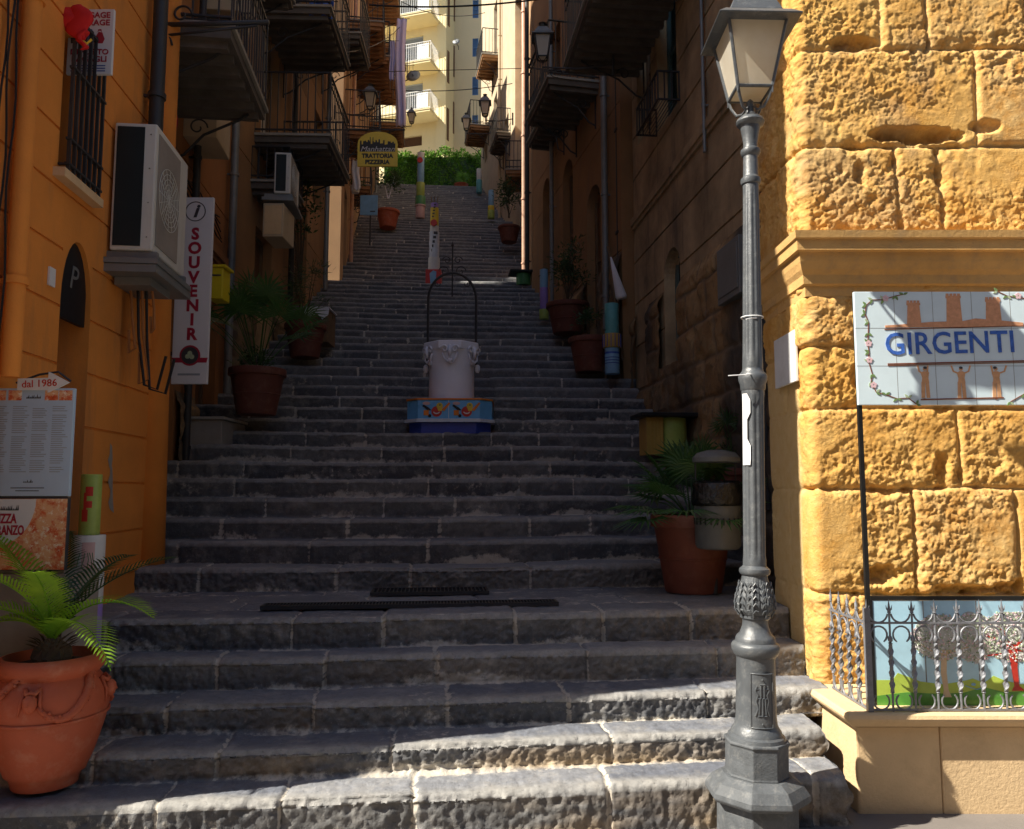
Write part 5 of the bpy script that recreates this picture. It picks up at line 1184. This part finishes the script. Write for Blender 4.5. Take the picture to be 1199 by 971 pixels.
for k in range(14): g = k*.449; m.path([(.127*math.cos(g), .127*math.sin(g), .38), (.127*math.cos(g), .127*math.sin(g), .56)], .006, 4)
m.build('painted_stripes', 'cobalt', T)
D = 14.2; p = spot(637, 374, D); post('slim light blue and lilac post on the upper right of the first flight', p.x, D, p.z, [(.085, .18, 'paint_lime'), (.075, .40, 'paint_lilac'), (.075, .34, 'paint_sky')])
D = 17.5; p = spot(508, 330, D); T = thing('painted_post', 'tall slender post painted yellow and white on a red block at mid stairs', 'painted post', (p.x, D, TOP1[1]), 0, 'painted posts along the stairs')
m = MB(); m.box(-.17, .17, -.17, .17, 0, .36); m.build('square_block', 'paint_red', T, bevel=.01); m = MB(); m.poly([(-.06, .03), (.06, .03), (.07, .30), (0, .33), (-.08, .26)], -.175, -.168); m.build('painted_mark', 'paint_sky', T)
h = .361
for r, hh_, mt in ((.13, .30, 'paint_white'), (.115, .60, 'tile_white'), (.10, .14, 'paint_white'), (.095, .42, 'paint_yellow'), (.085, .11, 'paint_lilac')):
    m = MB(); m.lathe([(r, h), (r, h+hh_-.004)], 24); m.build('painted_band', mt, T, smooth=True, auto=35); h += hh_
m = MB()
for a in (-.05, .0, .05): m.path([(a, 0, h-.01), (a*1.6, 0, h+.16)], .012, 5)
m.build('prongs', 'wood', T); m = MB(); m.poly(disc(0, 1.44, .075, 14), -.14, -.10); m.build('painted_disc', 'paint_red', T)
m = MB()
for k in range(5): m.box(-.05+.012*k, -.035+.03*k, -.121, -.112, .78+.1*k, .84+.1*k); m.box(-.045+.01*k, -.0+.01*k, -.10, -.094, 1.58+.07*k, 1.61+.07*k)
m.build('painted_marks', 'ink', T)
D = 24.2; p = spot(492, 256, D); T = post('far tall post painted white, lime and pink on the upper landing', p.x, D, p.z, [(.14, .38, 'paint_pink'), (.17, .04, 'paint_pink'), (.16, .28, 'paint_green'), (.13, .45, 'paint_lime'), (.11, .80, 'paint_sky'), (.11, .18, 'paint_white')]); m = MB(); m.poly(disc(-.01, 1.85, .09, 12), -.13, -.10); m.build('painted_disc', 'paint_red', T)
D = 24.2; p = spot(575, 256, D); post('short post painted green, yellow and pale blue at the far right of the upper landing', p.x, D, p.z, [(.11, .25, 'paint_lime'), (.10, .15, 'paint_yellow'), (.09, .5, 'paint_sky')])
D = 29.6; p = spot(561, 226, D); post('farthest pale grey blue post near the top of the stairs', p.x, D, p.z, [(.11, .5, 'paint_teal'), (.1, .45, 'paint_white')])
# stone topped painted seats
def seat(label, px_, py_, D, z, w_, h, mt, extra=True):
    p = at(px_, py_, D); t = thing('painted_table', label, 'table', (p.x, D, z), R(6), 'slab topped painted tables'); m = MB(); m.lathe([(.16, 0), (.165, .01), (.165, h-.02), (.16, h)], 32); m.build('drum', mt, t, smooth=True, auto=35)
    m = MB(); m.box(-w_*1.25, w_*.75, -.24, .24, h+.002, h+.05); m.build('slab', 'black', t, bevel=.01)
    if extra:
        m = MB(); m.box(-w_*1.0, -w_*.42, -.15, .15, 0, h); 
        for k in range(5): a = -w_*.98+k*w_*.12; m.box(a, a+.018, -.158, -.151, .03, h-.03)
        m.build('slatted_box', 'paint_gold', t)
    return t
seat('dark slab table on a yellow green painted drum with a slatted box beside it', 786, 505, 8.7, 1.95, .32, .40, 'paint_lime')
seat('small dark slab on a green painted drum, on the landing far up the stairs', 613, 331, 17.4, TOP1[1], .26, .26, 'paint_green', False)
# ============================================================ LITTER BIN
BD = 5.78; p = at(841, 640, BD); BN = thing('litter_bin', 'grey perforated metal litter bin with domed lid and black bag, hung on a pole', 'litter bin', (p.x, BD, .80)); k5 = BD/FPX
zz0 = at(841, 643, BD).z-.8; zz1 = at(841, 584, BD).z-.8; zl = at(841, 541, BD).z-.8; r = 26*k5
m = MB(); m.lathe([(r*.80, zz0), (r*.92, zz0+.008), (r*1.0, zz0+.03), (r*1.02, zz1), (r*.99, zz1), (r*.97, zz0+.05)], 40); m.build('bucket', 'bin_grey', BN, smooth=True, auto=35)
m = MB()
for k in range(24): g = k*2*math.pi/24; m.box(-.005, .005, -.003, .003, -.024, .024, Matrix.Translation((r*1.018*math.cos(g), r*1.018*math.sin(g), zz0+.20))@Matrix.Rotation(g+math.pi/2, 4, 'Z'))
m.build('slots', 'black', BN)
m = MB(); m.lathe([(r*1.0, zl-.005), (r*1.06, zl), (r*1.05, zl+.03), (r*.85, zl+.065), (r*.4, zl+.085), (.001, zl+.09)], 40); m.build('lid', 'bin_grey', BN, smooth=True, auto=35)
m = MB(); m.lathe([(r*1.06, zz1-.05), (r*1.10, zz1-.02), (r*1.11, zz1+.02), (r*1.06, zz1+.07), (r*1.08, zz1+.10), (r*.95, zz1+.13), (r*.9, zz1+.05)], 60, flute=lambda i, g, z: 1+.02*math.sin(g*7+i)+.02*math.sin(g*17+i*2)); m.build('bag', 'bin_bag', BN, smooth=True)
m = MB(); m.path([(.02, r+.04, 0), (.02, r+.04, zl+.05)], .022, 10); m.box(.0, .04, r-.02, r+.03, zz1-.1, zz1-.06); m.path([(-r*.9, .03, zz1), (-r*.9, .03, zl)], .006, 6); m.path([(r*.9, .03, zz1), (r*.9, .03, zl)], .006, 6); m.build('pole', 'iron', BN)
# ============================================================ SIGNS, LEFT
# luggage storage sign
D = 5.02; a = at(86, 12, D); b_ = at(131, 88, D); w_ = b_.x-a.x; h = a.z-b_.z
LS = thing('luggage_sign', 'white luggage storage sign with red lettering and suitcase pictures, high on the left', 'sign', (a.x-.02, D, b_.z)); m = MB(); m.box(0, w_+.02, -.012, .012, 0, h); pl = m.build('board', 'sign_white', LS, bevel=.003); cx = w_/2+.01
for s_, z, sz in (('LUGGAGE', .90, .056), ('STORAGE', .785, .056), ('DEPOSITO', .335, .052), ('BAGAGLI', .225, .054)):
    t = text(s_, sz, 'sign_red', (cx, -.0135, h*z), pl, bold=.0012); bpy.context.view_layer.update(); t.scale = (w_*.90/t.dimensions.x*(1 if s_ != 'BAGAGLI' else .92), 1, 1)
m = MB()
for k in range(3): m.box(.03, w_-.02, -.0135, -.0122, h*(.12-.04*k), h*(.135-.04*k))
m.build('small_print', 'sign_blue', pl)
for mt, x0 in (('ink', .03), ('sign_blue', .155), ('sign_red', .235)):
    m = MB(); q = h*.47; x0 *= .78; m.poly([(x0, q), (x0+.05, q), (x0+.062, q+.03), (x0+.045, q+.075), (x0+.02, q+.08), (x0-.003, q+.035)], -.0142, -.0125); m.poly([(x0+.012, q+.078), (x0+.018, q+.098), (x0+.037, q+.098), (x0+.042, q+.076), (x0+.033, q+.088), (x0+.022, q+.088)], -.0140, -.0125); m.build('suitcase_picture', mt, pl)
# furled red flag
D = 4.70; q = at(84, 30, D); FL = thing('red_flag', 'bunched red flag on a short yellow stick at the top of the barred window', 'flag', tuple(q)); m = MB()
def cloth(m, c, rx_, rz_, seed, n=22, k=16, ry=.03):
    vs = [(c[0]+rx_*(1+.22*math.sin(g*3+seed)+.12*math.sin(g*7+j))*math.cos(g)*math.sin(math.pi*(j+.0)/(k-1))+.02*math.sin(j*.8+seed), c[1]+ry*math.sin(g)*math.sin(math.pi*j/(k-1)), c[2]+rz_*math.cos(math.pi*j/(k-1))) for j in range(k) for g in [2*math.pi*i/n for i in range(n)]]
    m.add(vs, [(j*n+i, j*n+(i+1) % n, (j+1)*n+(i+1) % n, (j+1)*n+i) for j in range(k-1) for i in range(n)])
cloth(m, (-.04, 0, .05), .09, .07, 1); cloth(m, (.05, .0, .02), .065, .12, 3); cloth(m, (.075, 0, -.09), .022, .07, 5); m.build('cloth', 'red_cloth', FL, smooth=True)
m = MB(); m.path([(-.12, 0, .02), (-.04, -.0, -.03), (.10, 0, -.12), (.13, 0, -.09)], .008, 6); m.build('stick', 'paint_yellow', FL)
# souvenir banner
D = 7.15; a = at(210, 232, D); b_ = at(243, 450, D); w_ = b_.x-a.x; h = a.z-b_.z; SV = thing('souvenir_sign', 'tall narrow white souvenir sign with red vertical letters and round info symbol', 'sign', (a.x, D, b_.z)); m = MB(); m.box(0, w_, -.018, .018, 0, h); pl = m.build('board', 'sign_white', SV, bevel=.004); m = MB(); m.box(-.35, 0, -.01, .01, h*.80, h*.82); m.box(-.35, 0, -.01, .01, h*.15, h*.17); m.build('bracket', 'iron', SV)
zc = lambda y: h*(1-(y-30)/(935-30))
for ch, y in zip('SOUVENIR', (213, 283, 353, 425, 492, 562, 630, 700)): text(ch, .150, 'sign_red', (w_*.52, -.0195, zc(y)), pl, bold=.006)
m = MB(); r1, r2 = .095, .086; cz = zc(100); m.poly([(w_/2+r1*math.cos(t), cz+r1*math.sin(t)) for t in np.linspace(0, 2*math.pi, 33)]+[(w_/2+r2*math.cos(t), cz+r2*math.sin(t)) for t in np.linspace(2*math.pi, 0, 33)], -.0198, -.018); m.build('ring_symbol', 'ink', pl); text('i', .17, 'ink', (w_/2, -.0195, cz), pl, shear=.3, bold=.006)
cz = zc(800); art([disc(w_/2, cz, .095, 24), [(.0, cz-.02), (w_, cz-.02), (w_-.01, cz-.065), (.01, cz-.065)]], 'sign_red', 'round_badge', pl, y=-.0182); art([disc(w_/2, cz, .078, 24)], 'ink', 'round_badge', pl, y=-.0200)
for k, (dx, dz) in enumerate(((0, .02), (-.02, -.01), (.02, -.012))): art([disc(w_/2+dx, cz+dz, .022, 12)], 'art_leaf_pale', 'round_badge', pl, y=-.0225, th=.001+.0003*k)
m = MB(); m.box(w_*.18, w_*.8, -.0192, -.018, zc(895), zc(885)); m.build('small_print', 'text_grey', pl)
# restaurant hanging sign
D = 15.2; a = at(419, 180, D); b_ = at(465, 195, D); w_ = b_.x-a.x; tz = at(440, 155, D).z; h = tz-b_.z; TS = thing('restaurant_sign', 'yellow arch topped hanging restaurant sign with black skyline', 'sign', (a.x, D, b_.z)); sh = a.z+0-b_.z
m = MB(); hs_ = h*.66; m.poly([(0, 0), (w_, 0), (w_, hs_)]+[(w_/2+w_/2*math.cos(t), hs_+(h-hs_)*math.sin(t)) for t in np.linspace(.25, math.pi-.25, 14)]+[(0, hs_)], -.02, .02); pl = m.build('board', 'sign_yellow', TS, bevel=.004)
sky = [(w_*.05, h*.42), (w_*.95, h*.42), (w_*.95, h*.60)]; rr = random.Random(3); x = .95
while x > .09: sky += [(w_*x, h*(.62+.16*rr.random()))]; x -= .035; sky += [(w_*x, sky[-1][1]-0)]; x -= .004
sky += [(w_*.05, h*.58)]; art([sky, [(w_*.30, h*.6), (w_*.325, h*.6), (w_*.32, h*.85), (w_*.305, h*.85)], [(w_*.37, h*.6), (w_*.395, h*.6), (w_*.39, h*.84), (w_*.375, h*.84)]], 'ink', 'skyline', pl, y=-.0205, th=.0015)
t = text('Manhattan', .15, 'sign_white', (w_*.5, -.024, h*.49), pl, shear=.3); t2 = text('TRATTORIA', .12, 'ink', (w_*.5, -.022, h*.29), pl, bold=.006); t3 = text('PIZZERIA', .12, 'ink', (w_*.5, -.022, h*.11), pl, bold=.006); bpy.context.view_layer.update()
for q, f in ((t, .86), (t2, .80), (t3, .62)): q.scale = (w_*f/q.dimensions.x, 1, 1)
m = MB(); m.path([(-.9, 0, h+.05), (w_+.15, 0, h+.05)], .015, 6); m.path([(-.9, 0, h*.35), (-.02, 0, h*.35)], .012, 6); m.path([(w_*.2, 0, h*.9), (w_*.2, 0, h+.05)], .008, 5); m.path([(w_*.8, 0, h*.9), (w_*.8, 0, h+.05)], .008, 5)
for c_ in (-.45, -.2): m.path([(c_+.1*math.cos(t)*(1-t/9), 0, h*.62+.14*math.sin(t)*(1-t/9)) for t in np.linspace(0, 7, 20)], .009, 5)
m.build('bracket', 'iron', TS)
# menu stand
D = 4.2; a = at(-8, 455, D); b_ = at(82, 582, D); c_ = at(82, 668, D); zf = .30; w_ = b_.x-a.x
MS = thing('menu_stand', 'restaurant stand with blue white menu above a pizza poster at left edge', 'menu stand', (a.x, D, zf)); h0, h1, h2 = a.z-zf, b_.z-zf, c_.z-zf
m = MB(); m.box(0, w_, -.012, .012, h1+.004, h0)
m.build('menu_board', mat('menu_gradient', (.42, .56, .70), .35, .15, .7), MS, bevel=.003); mp = MS
m = MB(); m.box(0, w_, -.014, .012, h2, h1-.002); ph = m.build('pizza_poster', 'ink', MS, bevel=.003)
m = MB(); m.box(.02, w_-.02, .015, .04, -.06, h0-.02); m.box(0, w_-.01, -.0, .3, -.05, .25); m.box(0, w_-.005, .0, .35, .253, h2-.02); m.build('stand_back', 'grey_plaster', MS)
mm, n, p_ = new_mat('food_photo'); v = geo_pos(n); f1 = noise_node(n, 16, 4, .7, v); f2 = noise_node(n, 34, 5, .8, v); c = mixrgb(n, ramp(n, f1, .42, .56), (.62, .10, .03), (.75, .42, .22)); c = mixrgb(n, ramp(n, f2, .54, .62), c, (.85, .76, .60)); c = mixrgb(n, ramp(n, f1, .36, .28), c, (.05, .03, .02)); n.links.new(c, p_.inputs['Base Color']); p_.inputs['Roughness'].default_value = .3; M['food_photo'] = mm
m = MB(); m.box(.004, w_-.004, -.0158, -.0142, h2+.005, h1-.01); m.build('food_picture', 'food_photo', ph)
art([[(max(.005, w_*.20+w_*.42*math.cos(t)), h1-.012+.235*math.sin(t)) for t in np.linspace(-math.pi, 0, 22)]], 'paper', 'menu_plate', ph, y=-.0162)
t = text('PIZZA', .068, 'sign_red', (w_*.27, -.0185, h1-.115), ph, bold=.002); t2 = text('A PRANZO', .068, 'sign_red', (w_*.27, -.0185, h1-.175), ph, bold=.002); bpy.context.view_layer.update(); t.scale = (w_*.26/t.dimensions.x, 1, 1); t2.scale = (w_*.46/t2.dimensions.x, 1, 1)
def skyl(x0, x1, z, hgt, seed):
    rr = random.Random(seed); o = [(x0, z), (x1, z)]; x = x1
    while x > x0+.006: o += [(x, z+hgt*rr.uniform(.3, 1)), (x-.006, o[-1][1])]; x -= .009
    return o
art([skyl(w_*.13, w_*.42, h1-.07, .03, 2)], 'ink', 'skyline', ph, y=-.0180)
m = MB(); rr = random.Random(9)
for col in range(4):
    x0 = .015+col*(w_-.02)/4; z = h0-.10
    while z > h1+.12:
        L_ = rr.uniform(.6, .95)*((w_-.02)/4-.012)
        if rr.random() > .08: m.box(x0, x0+L_, -.0131, -.0121, z, z+.0035)
        z -= .0115
m.build('menu_lines', 'text_grey', MS); art([skyl(w_*.41, w_*.60, h0-.055, .03, 7), skyl(w_*.44, w_*.56, h1+.075, .018, 8)], 'ink', 'skyline', MS, y=-.0122, th=.001)
for k, x0 in enumerate((.02, .21, .65, .82)): m = MB(); m.box(w_*x0, w_*(x0+.16), -.0137, -.0122, h0-.065, h0-.012); m.build('food_picture', 'food_photo', MS)
m = MB(); m.box(w_*.3, w_*.7, -.013, -.0122, h1+.045, h1+.049); m.box(w_*.36, w_*.64, -.013, -.0122, h1+.030, h1+.034); m.build('small_print', 'ink', MS)
AR = thing('arrow_sign', 'small pale wooden arrow sign with faded pink writing above the menu', 'sign', tuple(at(22, 457, 4.19))); k4 = 4.19/FPX
m = MB(); m.poly([(0, 0), (36*k4, 0), (36*k4, -3*k4), (59*k4, 9*k4), (36*k4, 21*k4), (36*k4, 14*k4), (0, 13*k4)], -.012, .0); ab = m.build('board', 'paint_white', AR, bevel=.002); t = text('dal 1986', .055, 'art_red', (.115, -.013, .033), ab); t.rotation_euler = (R(90), R(-3), 0); m = MB(); m.path([(-.02, .006, .04), (.1, .01, .085), (.2, .01, .10), (.27, .006, .05)], .006, 5); m.path([(.03, .006, -.04), (.03, .006, .05)], .006, 5); m.path([(.13, .006, -.04), (.13, .006, .05)], .006, 5); m.build('wire_hanger', 'iron', AR)
# blue notice board further up
D = 18.6; a = at(422, 229, D); b_ = at(442, 252, D); f = at(433, 282, D); NB = thing('notice_board', 'small pale blue notice board on a thin dark pole far up on the left', 'notice board', (f.x, D, f.z)); m = MB(); m.box(a.x-f.x, b_.x-f.x, -.02, .02, b_.z-f.z, a.z-f.z); m.build('board', 'paint_sky', NB, bevel=.004); m = MB(); m.path([(0, .03, -.1), (0, .03, a.z-f.z)], .02, 8); m.build('pole', 'iron', NB); m = MB(); m.box(.0, .12, -.0225, -.0205, (b_.z-f.z)+.07, (b_.z-f.z)+.10); m.build('writing', 'ink', NB)
# ============================================================ AIR CONDITIONERS
def aircon(label, px0, py0, px1, py1, D, L_, wd):
    a = at(px0, py0, D); b_ = at(px1, py1, D); h = a.z-b_.z; t = thing('air_conditioner', label, 'air conditioner', (a.x, D, b_.z), R(6.0), 'air conditioners on the left walls')
    m = MB(); m.box(0, wd, 0, L_, 0, h); body = m.build('housing', 'ac_white', t, bevel=.012)
    m = MB(); m.box(.02, wd*.72, -.006, -.0012, .03, h-.03); m.build('side_coil', 'ac_dark', t)
    m = MB()
    for k in range(4):
        z = h*.1+k*h*.27; m.lathe([(.001, 0), (.006, .0)], 6, c=(wd*.86, -.002, z)); m.box(wd*.855, wd*.87, -.003, -.0012, z, z+.008)
    m.build('screws', 'iron', t); m = MB()
    m.box(wd+.0012, wd+.006, L_*.06, L_*.72, h*.06, h*.94); m.build('grille_panel', 'grey_plaster', t); m = MB(); cy, cz, rad = L_*.39, h*.5, min(L_*.31, h*.42)
    for q in np.linspace(.2, 1, 6): m.path([(wd+.012, cy+rad*q*math.cos(g), cz+rad*q*math.sin(g)) for g in np.linspace(0, 2*math.pi, 40)], .0025, 4)
    for g in np.linspace(0, math.pi, 9)[:-1]: m.path([(wd+.010, cy-rad*math.cos(g), cz-rad*math.sin(g)), (wd+.010, cy+rad*math.cos(g), cz+rad*math.sin(g))], .0025, 4)
    m.build('fan_guard', 'ac_white', t); m = MB(); m.box(-.12, wd+.03, .02, .06, -.06, -.004); m.box(-.12, wd+.03, L_-.08, L_-.04, -.06, -.004); m.box(-.14, wd+.05, -.03, L_+.03, -.10, -.062); m.build('bracket', 'zinc', t); return t
ac = aircon('large white air conditioner on a metal shelf, left wall near the arched doorway', 135, 143, 180, 292, 5.45, .74, .29)
m = MB(); m.box(-.14, .33, -.02, .8, -.16, -.104); m.box(.0, .25, .12, .55, -.22, -.162); m.build('drip_tray', 'zinc', ac)
for k, (x, l_) in enumerate(((.05, .45), (.10, .72), (.13, .68), (.16, .75), (.2, .3))):
    m = MB(); m.path([(x, .3, -.2), (x+.02, .3, -.2-l_*.5), (x+.05+.03*math.sin(k), .3, -.2-l_), (x+.16*(k % 2), .32, -.23-l_), (x+.22*(k % 2), .3, -.2-l_*.7)], .011, 6); m.build('hose', 'cable' if k % 2 else 'orange_dark', ac)
aircon('smaller white air conditioner under the balconies, upper left', 322, 178, 341, 226, 9.7, .65, .20)
# ============================================================ STREET OBJECTS ON THE LEFT WALL
D = 8.0; a = at(244, 310, D); b_ = at(260, 350, D); MBX = thing('post_box', 'bright yellow wall box right of the souvenir sign', 'post box', (a.x, D, b_.z)); m = MB(); m.box(0, b_.x-a.x, 0, .22, 0, a.z-b_.z-.03); m.build('box', 'post_yellow', MBX, bevel=.01); m = MB(); m.box(-.01, b_.x-a.x+.03, -.015, .24, a.z-b_.z-.028, a.z-b_.z); m.build('lid', 'post_yellow', MBX, bevel=.006); m = MB(); m.box(.02, b_.x-a.x-.02, -.004, -.0015, .24, .255); m.build('slot', 'ink', MBX)
D = 9.6; a = at(313, 238, D); b_ = at(331, 277, D); CB = thing('junction_cabinet', 'beige junction cabinet under the smaller air conditioner', 'cabinet', (a.x-.05, D, b_.z)); m = MB(); m.box(0, b_.x-a.x+.05, 0, .5, 0, a.z-b_.z); m.build('box', 'pale_stone', CB, bevel=.008); m = MB(); m.box(.02, b_.x-a.x+.03, -.006, -.0015, .03, a.z-b_.z-.03); m.build('door', 'sand_plaster', CB)
q = L2.hit(193, 134); RS = thing('round_sign', 'small round red sign on the wall behind the large air conditioner', 'sign', tuple(L2.W(.12, .10, L1.hit(190, 134)[1]+.1))); RS.rotation_euler = (0, 0, L2.rz); m = MB(); m.lathe([(.17, -.012), (.175, 0), (.17, .012)], 32); o = m.build('disc', 'sign_red', RS); o.rotation_euler = (R(90), 0, 0); 
m = MB(); m.lathe([(.05, -.002), (.05, .003)], 20, c=(-.05, .03, .014)); m.lathe([(.045, -.002), (.045, .003)], 20, c=(.05, -.03, .014)); o2 = m.build('emblem', 'sign_white', RS); o2.rotation_euler = (R(90), 0, 0); RS.location = tuple(at(193, 134, 6.75)); RS.rotation_euler = (0, 0, R(78))
D = 8.6; a = at(215, 488, D); LG = thing('stone_bench', 'low stone ledge bench below the souvenir sign', 'bench', (a.x, D, 1.86)); m = MB(); m.box(0, .42, 0, .85, 0, a.z-1.86-.035); m.build('base', 'concrete', LG, bevel=.01); m = MB(); m.box(-.03, .45, -.03, .9, a.z-1.86-.032, a.z-1.86); m.build('slab', 'slab_edge', LG, bevel=.006)
D = 11.6; a = at(352, 357, D); CT = thing('cloth_covered_crate', 'crate under a pale cloth between the planters on the left', 'crate', (a.x+.05, D, at(365, 400, D).z)); m = MB(); m.box(0, .36, 0, .5, 0, .5); m.build('crate', 'wood', CT); m = MB(); m.box(-.02, .38, -.015, .52, .505, .52); m.poly([(-.02, .5), (.38, .5), (.37, .40), (.28, .33), (.2, .42), (.1, .36), (.0, .43)], -.02, -.012); m.build('cloth', 'white_cloth', CT)
# menu easel, laundry
def laundry(label, px0, py0, px1, py1, D, mt='lilac_cloth', seed=1, group='washing hung from the left balconies'):
    a = at(px0, py0, D); b_ = at(px1, py1, D); w_ = b_.x-a.x; h = a.z-b_.z; t = thing('laundry', label, 'laundry', (a.x, D, b_.z), 0, group); rr = random.Random(seed)
    n, k = 26, 14; X, Z = np.meshgrid(np.linspace(0, 1, k), np.linspace(0, 1, n)); x = X*w_*(1-.45*(1-Z)*0)+(.10*w_)*np.sin(Z*6+seed); y = .05*np.sin(X*12+seed+Z*2)*(1.1-Z*.6); P = np.stack([x, y, Z*h], -1); o = grid_obj('cloth', P, mt, t)
    s_ = o.modifiers.new('solid', 'SOLIDIFY'); s_.thickness = .004
    m = MB(); m.path([(-.4, 0, h), (w_+.1, 0, h)], .006, 5); m.build('line', 'cable', t); return t
laundry('long lilac sheet hanging down from the balconies', 464, 22, 474, 148, 21.6, seed=1)
laundry('short thin pale blue towel hanging left of the long sheet', 457, 48, 462, 94, 20.2, seed=4)
laundry('white cloth hanging low beside the orange wall', 412, 188, 421, 222, 18.4, 'white_cloth', seed=7)
laundry('blue blanket over a high balcony railing', 360, 2, 388, 20, 11.45, 'paint_blue', seed=9)
# ============================================================ WALL LANTERNS
def lantern(label, px_, ptop, pbot, D, arm, blue=True):
    a = at(px_, ptop, D); b_ = at(px_, pbot, D); h = a.z-b_.z; t = thing('wall_lantern', label, 'wall lantern', (a.x, D, b_.z), 0, 'lanterns on wall brackets'); s_ = h/1.0
    m = MB(); hb, ht = .11*s_, .185*s_; z0, z1 = .12*s_, .62*s_
    for x, y in cr: m.path([(x*hb, y*hb, z0), (x*ht, y*ht, z1)], .018*s_, 6)
    for i in range(4):
        (x, y), (u, v) = cr[i], cr[(i+1) % 4]; m.path([(x*hb, y*hb, z0), (u*hb, v*hb, z0)], .018*s_, 6); m.path([(x*ht, y*ht, z1), (u*ht, v*ht, z1)], .02*s_, 6)
        m.path([(x*hb, y*hb, z0), (0, 0, 0)], .012*s_, 5)
    f_ = m.build('lantern_frame', 'iron', t); g = MB()
    for i in range(4): (x, y), (u, v) = cr[i], cr[(i+1) % 4]; e = .96; g.quad((x*hb*e, y*hb*e, z0), (u*hb*e, v*hb*e, z0), (u*ht*e, v*ht*e, z1), (x*ht*e, y*ht*e, z1))
    g.build('glass', 'frosted_glass', f_); m = MB(); m.lathe([(r*1.414*s_, z*s_) for r, z in ((.25, .60), (.25, .62), (.19, .66), (.18, .70), (.10, .84), (.07, .86))], 4, rot=math.pi/4); m.lathe([(.05*s_, .86*s_), (.08*s_, .90*s_), (.04*s_, .94*s_), (.09*s_, .96*s_), (.01, 1.0*s_)], 12); m.build('lantern_roof', 'cast_grey', t)
    m = MB(); m.path([(0, 0, .03*s_), (0, 0, -.1*s_), (arm*.5, 0, -.14*s_), (arm, 0, -.05*s_)], .02*s_, 6); m.path([(arm*.2+.14*s_*math.cos(q), 0, -.25*s_+.1*s_*math.sin(q)) for q in np.linspace(0, 5, 16)], .012*s_, 5); m.path([(arm, 0, -.3*s_), (arm, 0, .2*s_)], .03*s_, 6); m.build('bracket', 'iron', t)
lantern('dark wall lantern in front of the wide dark balcony on the right', 635, 26, 74, 10.2, .95)
lantern('wall lantern with pale glass lit from behind, left of the hanging sign', 434, 98, 130, 17.0, -.8)
lantern('small lantern under the rusty balcony, far right', 568, 110, 138, 22.0, .8)
lantern('small distant lantern in front of the cream block', 546, 132, 154, 26.5, 1.1)
lantern('black lantern against the grey shutter of the yellow block', 482, 126, 146, 26.0, -1.3)
lantern('dark lantern cut by the upper edge above the nearest balcony', 292, -28, 26, 7.9, -.8)
# street lantern bracket on near left wall
BR = thing('iron_bracket', 'ornate black iron wall bracket reaching out above the dark drainpipe', 'bracket', tuple(at(178, 30, 6.45))); m = MB(); m.path([(-.15, 0, 0), (1.0, 0, .03)], .02, 8); m.path([(-.15, 0, -.12), (.9, 0, .0)], .012, 6); m.path([(-.12, 0, .35), (-.12, 0, -.5)], .03, 8)
for c_, s_ in ((.0, .12), (.25, .09), (.02, -.16)): m.path([(c_+abs(s_)*math.cos(t)*(1-t/9), 0, s_*1.1+abs(s_)*math.sin(t)*(1-t/9)) for t in np.linspace(0, 7, 22)], .010, 5)
m.build('bracket_arm', 'iron', BR, smooth=True)
# cables and dishes
def cable(label, p0, D0, p1, D1, sag, r=.012):
    a = at(*p0, D0); b_ = at(*p1, D1); o = thing('overhead_cable', label, 'cable', tuple(a), 0, 'cables strung across the street'); m = MB(); pts = []
    for t in np.linspace(0, 1, 24): q = (b_-a)*t; q.z -= sag*4*t*(1-t); pts.append(q)
    m.path(pts, r, 5); m.build('wire', 'cable', o)
cable('thick black cable crossing the top of the alley', (432, 6), 15, (640, -2), 15, .10, .018)
cable('thin cable sagging below the thick one', (470, 2), 22, (568, 15), 22, .25, .010)
cable('pale line strung at the height of the satellite dish', (455, 84), 19, (622, 80), 19, -.0, .009)
cable('lowest dark cable above the lanterns', (458, 105), 22, (600, 98), 22, .12, .012)
cable('cable dropping from the right house across the upper stairs', (395, 62), 13, (470, 30), 22, .2, .01)
def dish(label, px_, py_, D, r, dx):
    a = at(px_, py_, D); t = thing('satellite_dish', label, 'satellite dish', tuple(a), 0, 'satellite dishes'); m = MB(); m.lathe([(.02*r, .16*r), (.5*r, .10*r), (.85*r, .04*r), (r, 0), (r*1.02, .01), (r*.5, .13*r), (.001, .2*r)], 28); o = m.build('reflector', 'zinc', t, smooth=True); o.rotation_euler = (R(70), 0, R(-10)); m = MB(); m.path([(0, 0, 0), (0, -.9*r, -.3*r)], .015, 5); m.path([(0, .1, 0), (dx, .3, -.4*r), (dx, .35, -1.2*r)], .02, 6); m.build('arm', 'iron', t)
dish('round grey satellite dish in front of the yellow block', 484, 89, 27.5, .26, -.5); dish('small pale satellite dish on the cream block', 534, 49, 36, .17, .1)
AN = thing('television_antenna', 'thin television antenna above the satellite dish', 'antenna', tuple(at(477, 78, 27.0))); m = MB(); m.path([(-.5, 0, .05), (.25, 0, .05)], .012, 5)
for k in range(6): m.path([(-.4+k*.12, 0, -.12), (-.4+k*.12, 0, .22)], .008, 4)
m.path([(0, 0, -.5), (0, 0, .3)], .014, 5); m.build('antenna_rods', 'iron', AN)
# white wall lamp / parasol by the thick pipe
a = at(716, 300, 11.2); WL = thing('furled_parasol', 'furled pale parasol leaning beside the thick drainpipe on the right', 'parasol', tuple(at(728, 350, 11.3))); m = MB(); m.lathe([(.10, 0), (.12, .04), (.06, .45), (.02, .75)], 16, flute=lambda i, g, z: 1+.12*math.sin(g*6)); c = m.build('canopy', 'white_cloth', WL, smooth=True); c.rotation_euler = (0, R(-14), 0); c.scale = (.7, .7, .85); m = MB(); m.path([(.0, 0, -.9), (-.19, 0, .78)], .015, 6); m.build('pole', 'wood', WL)
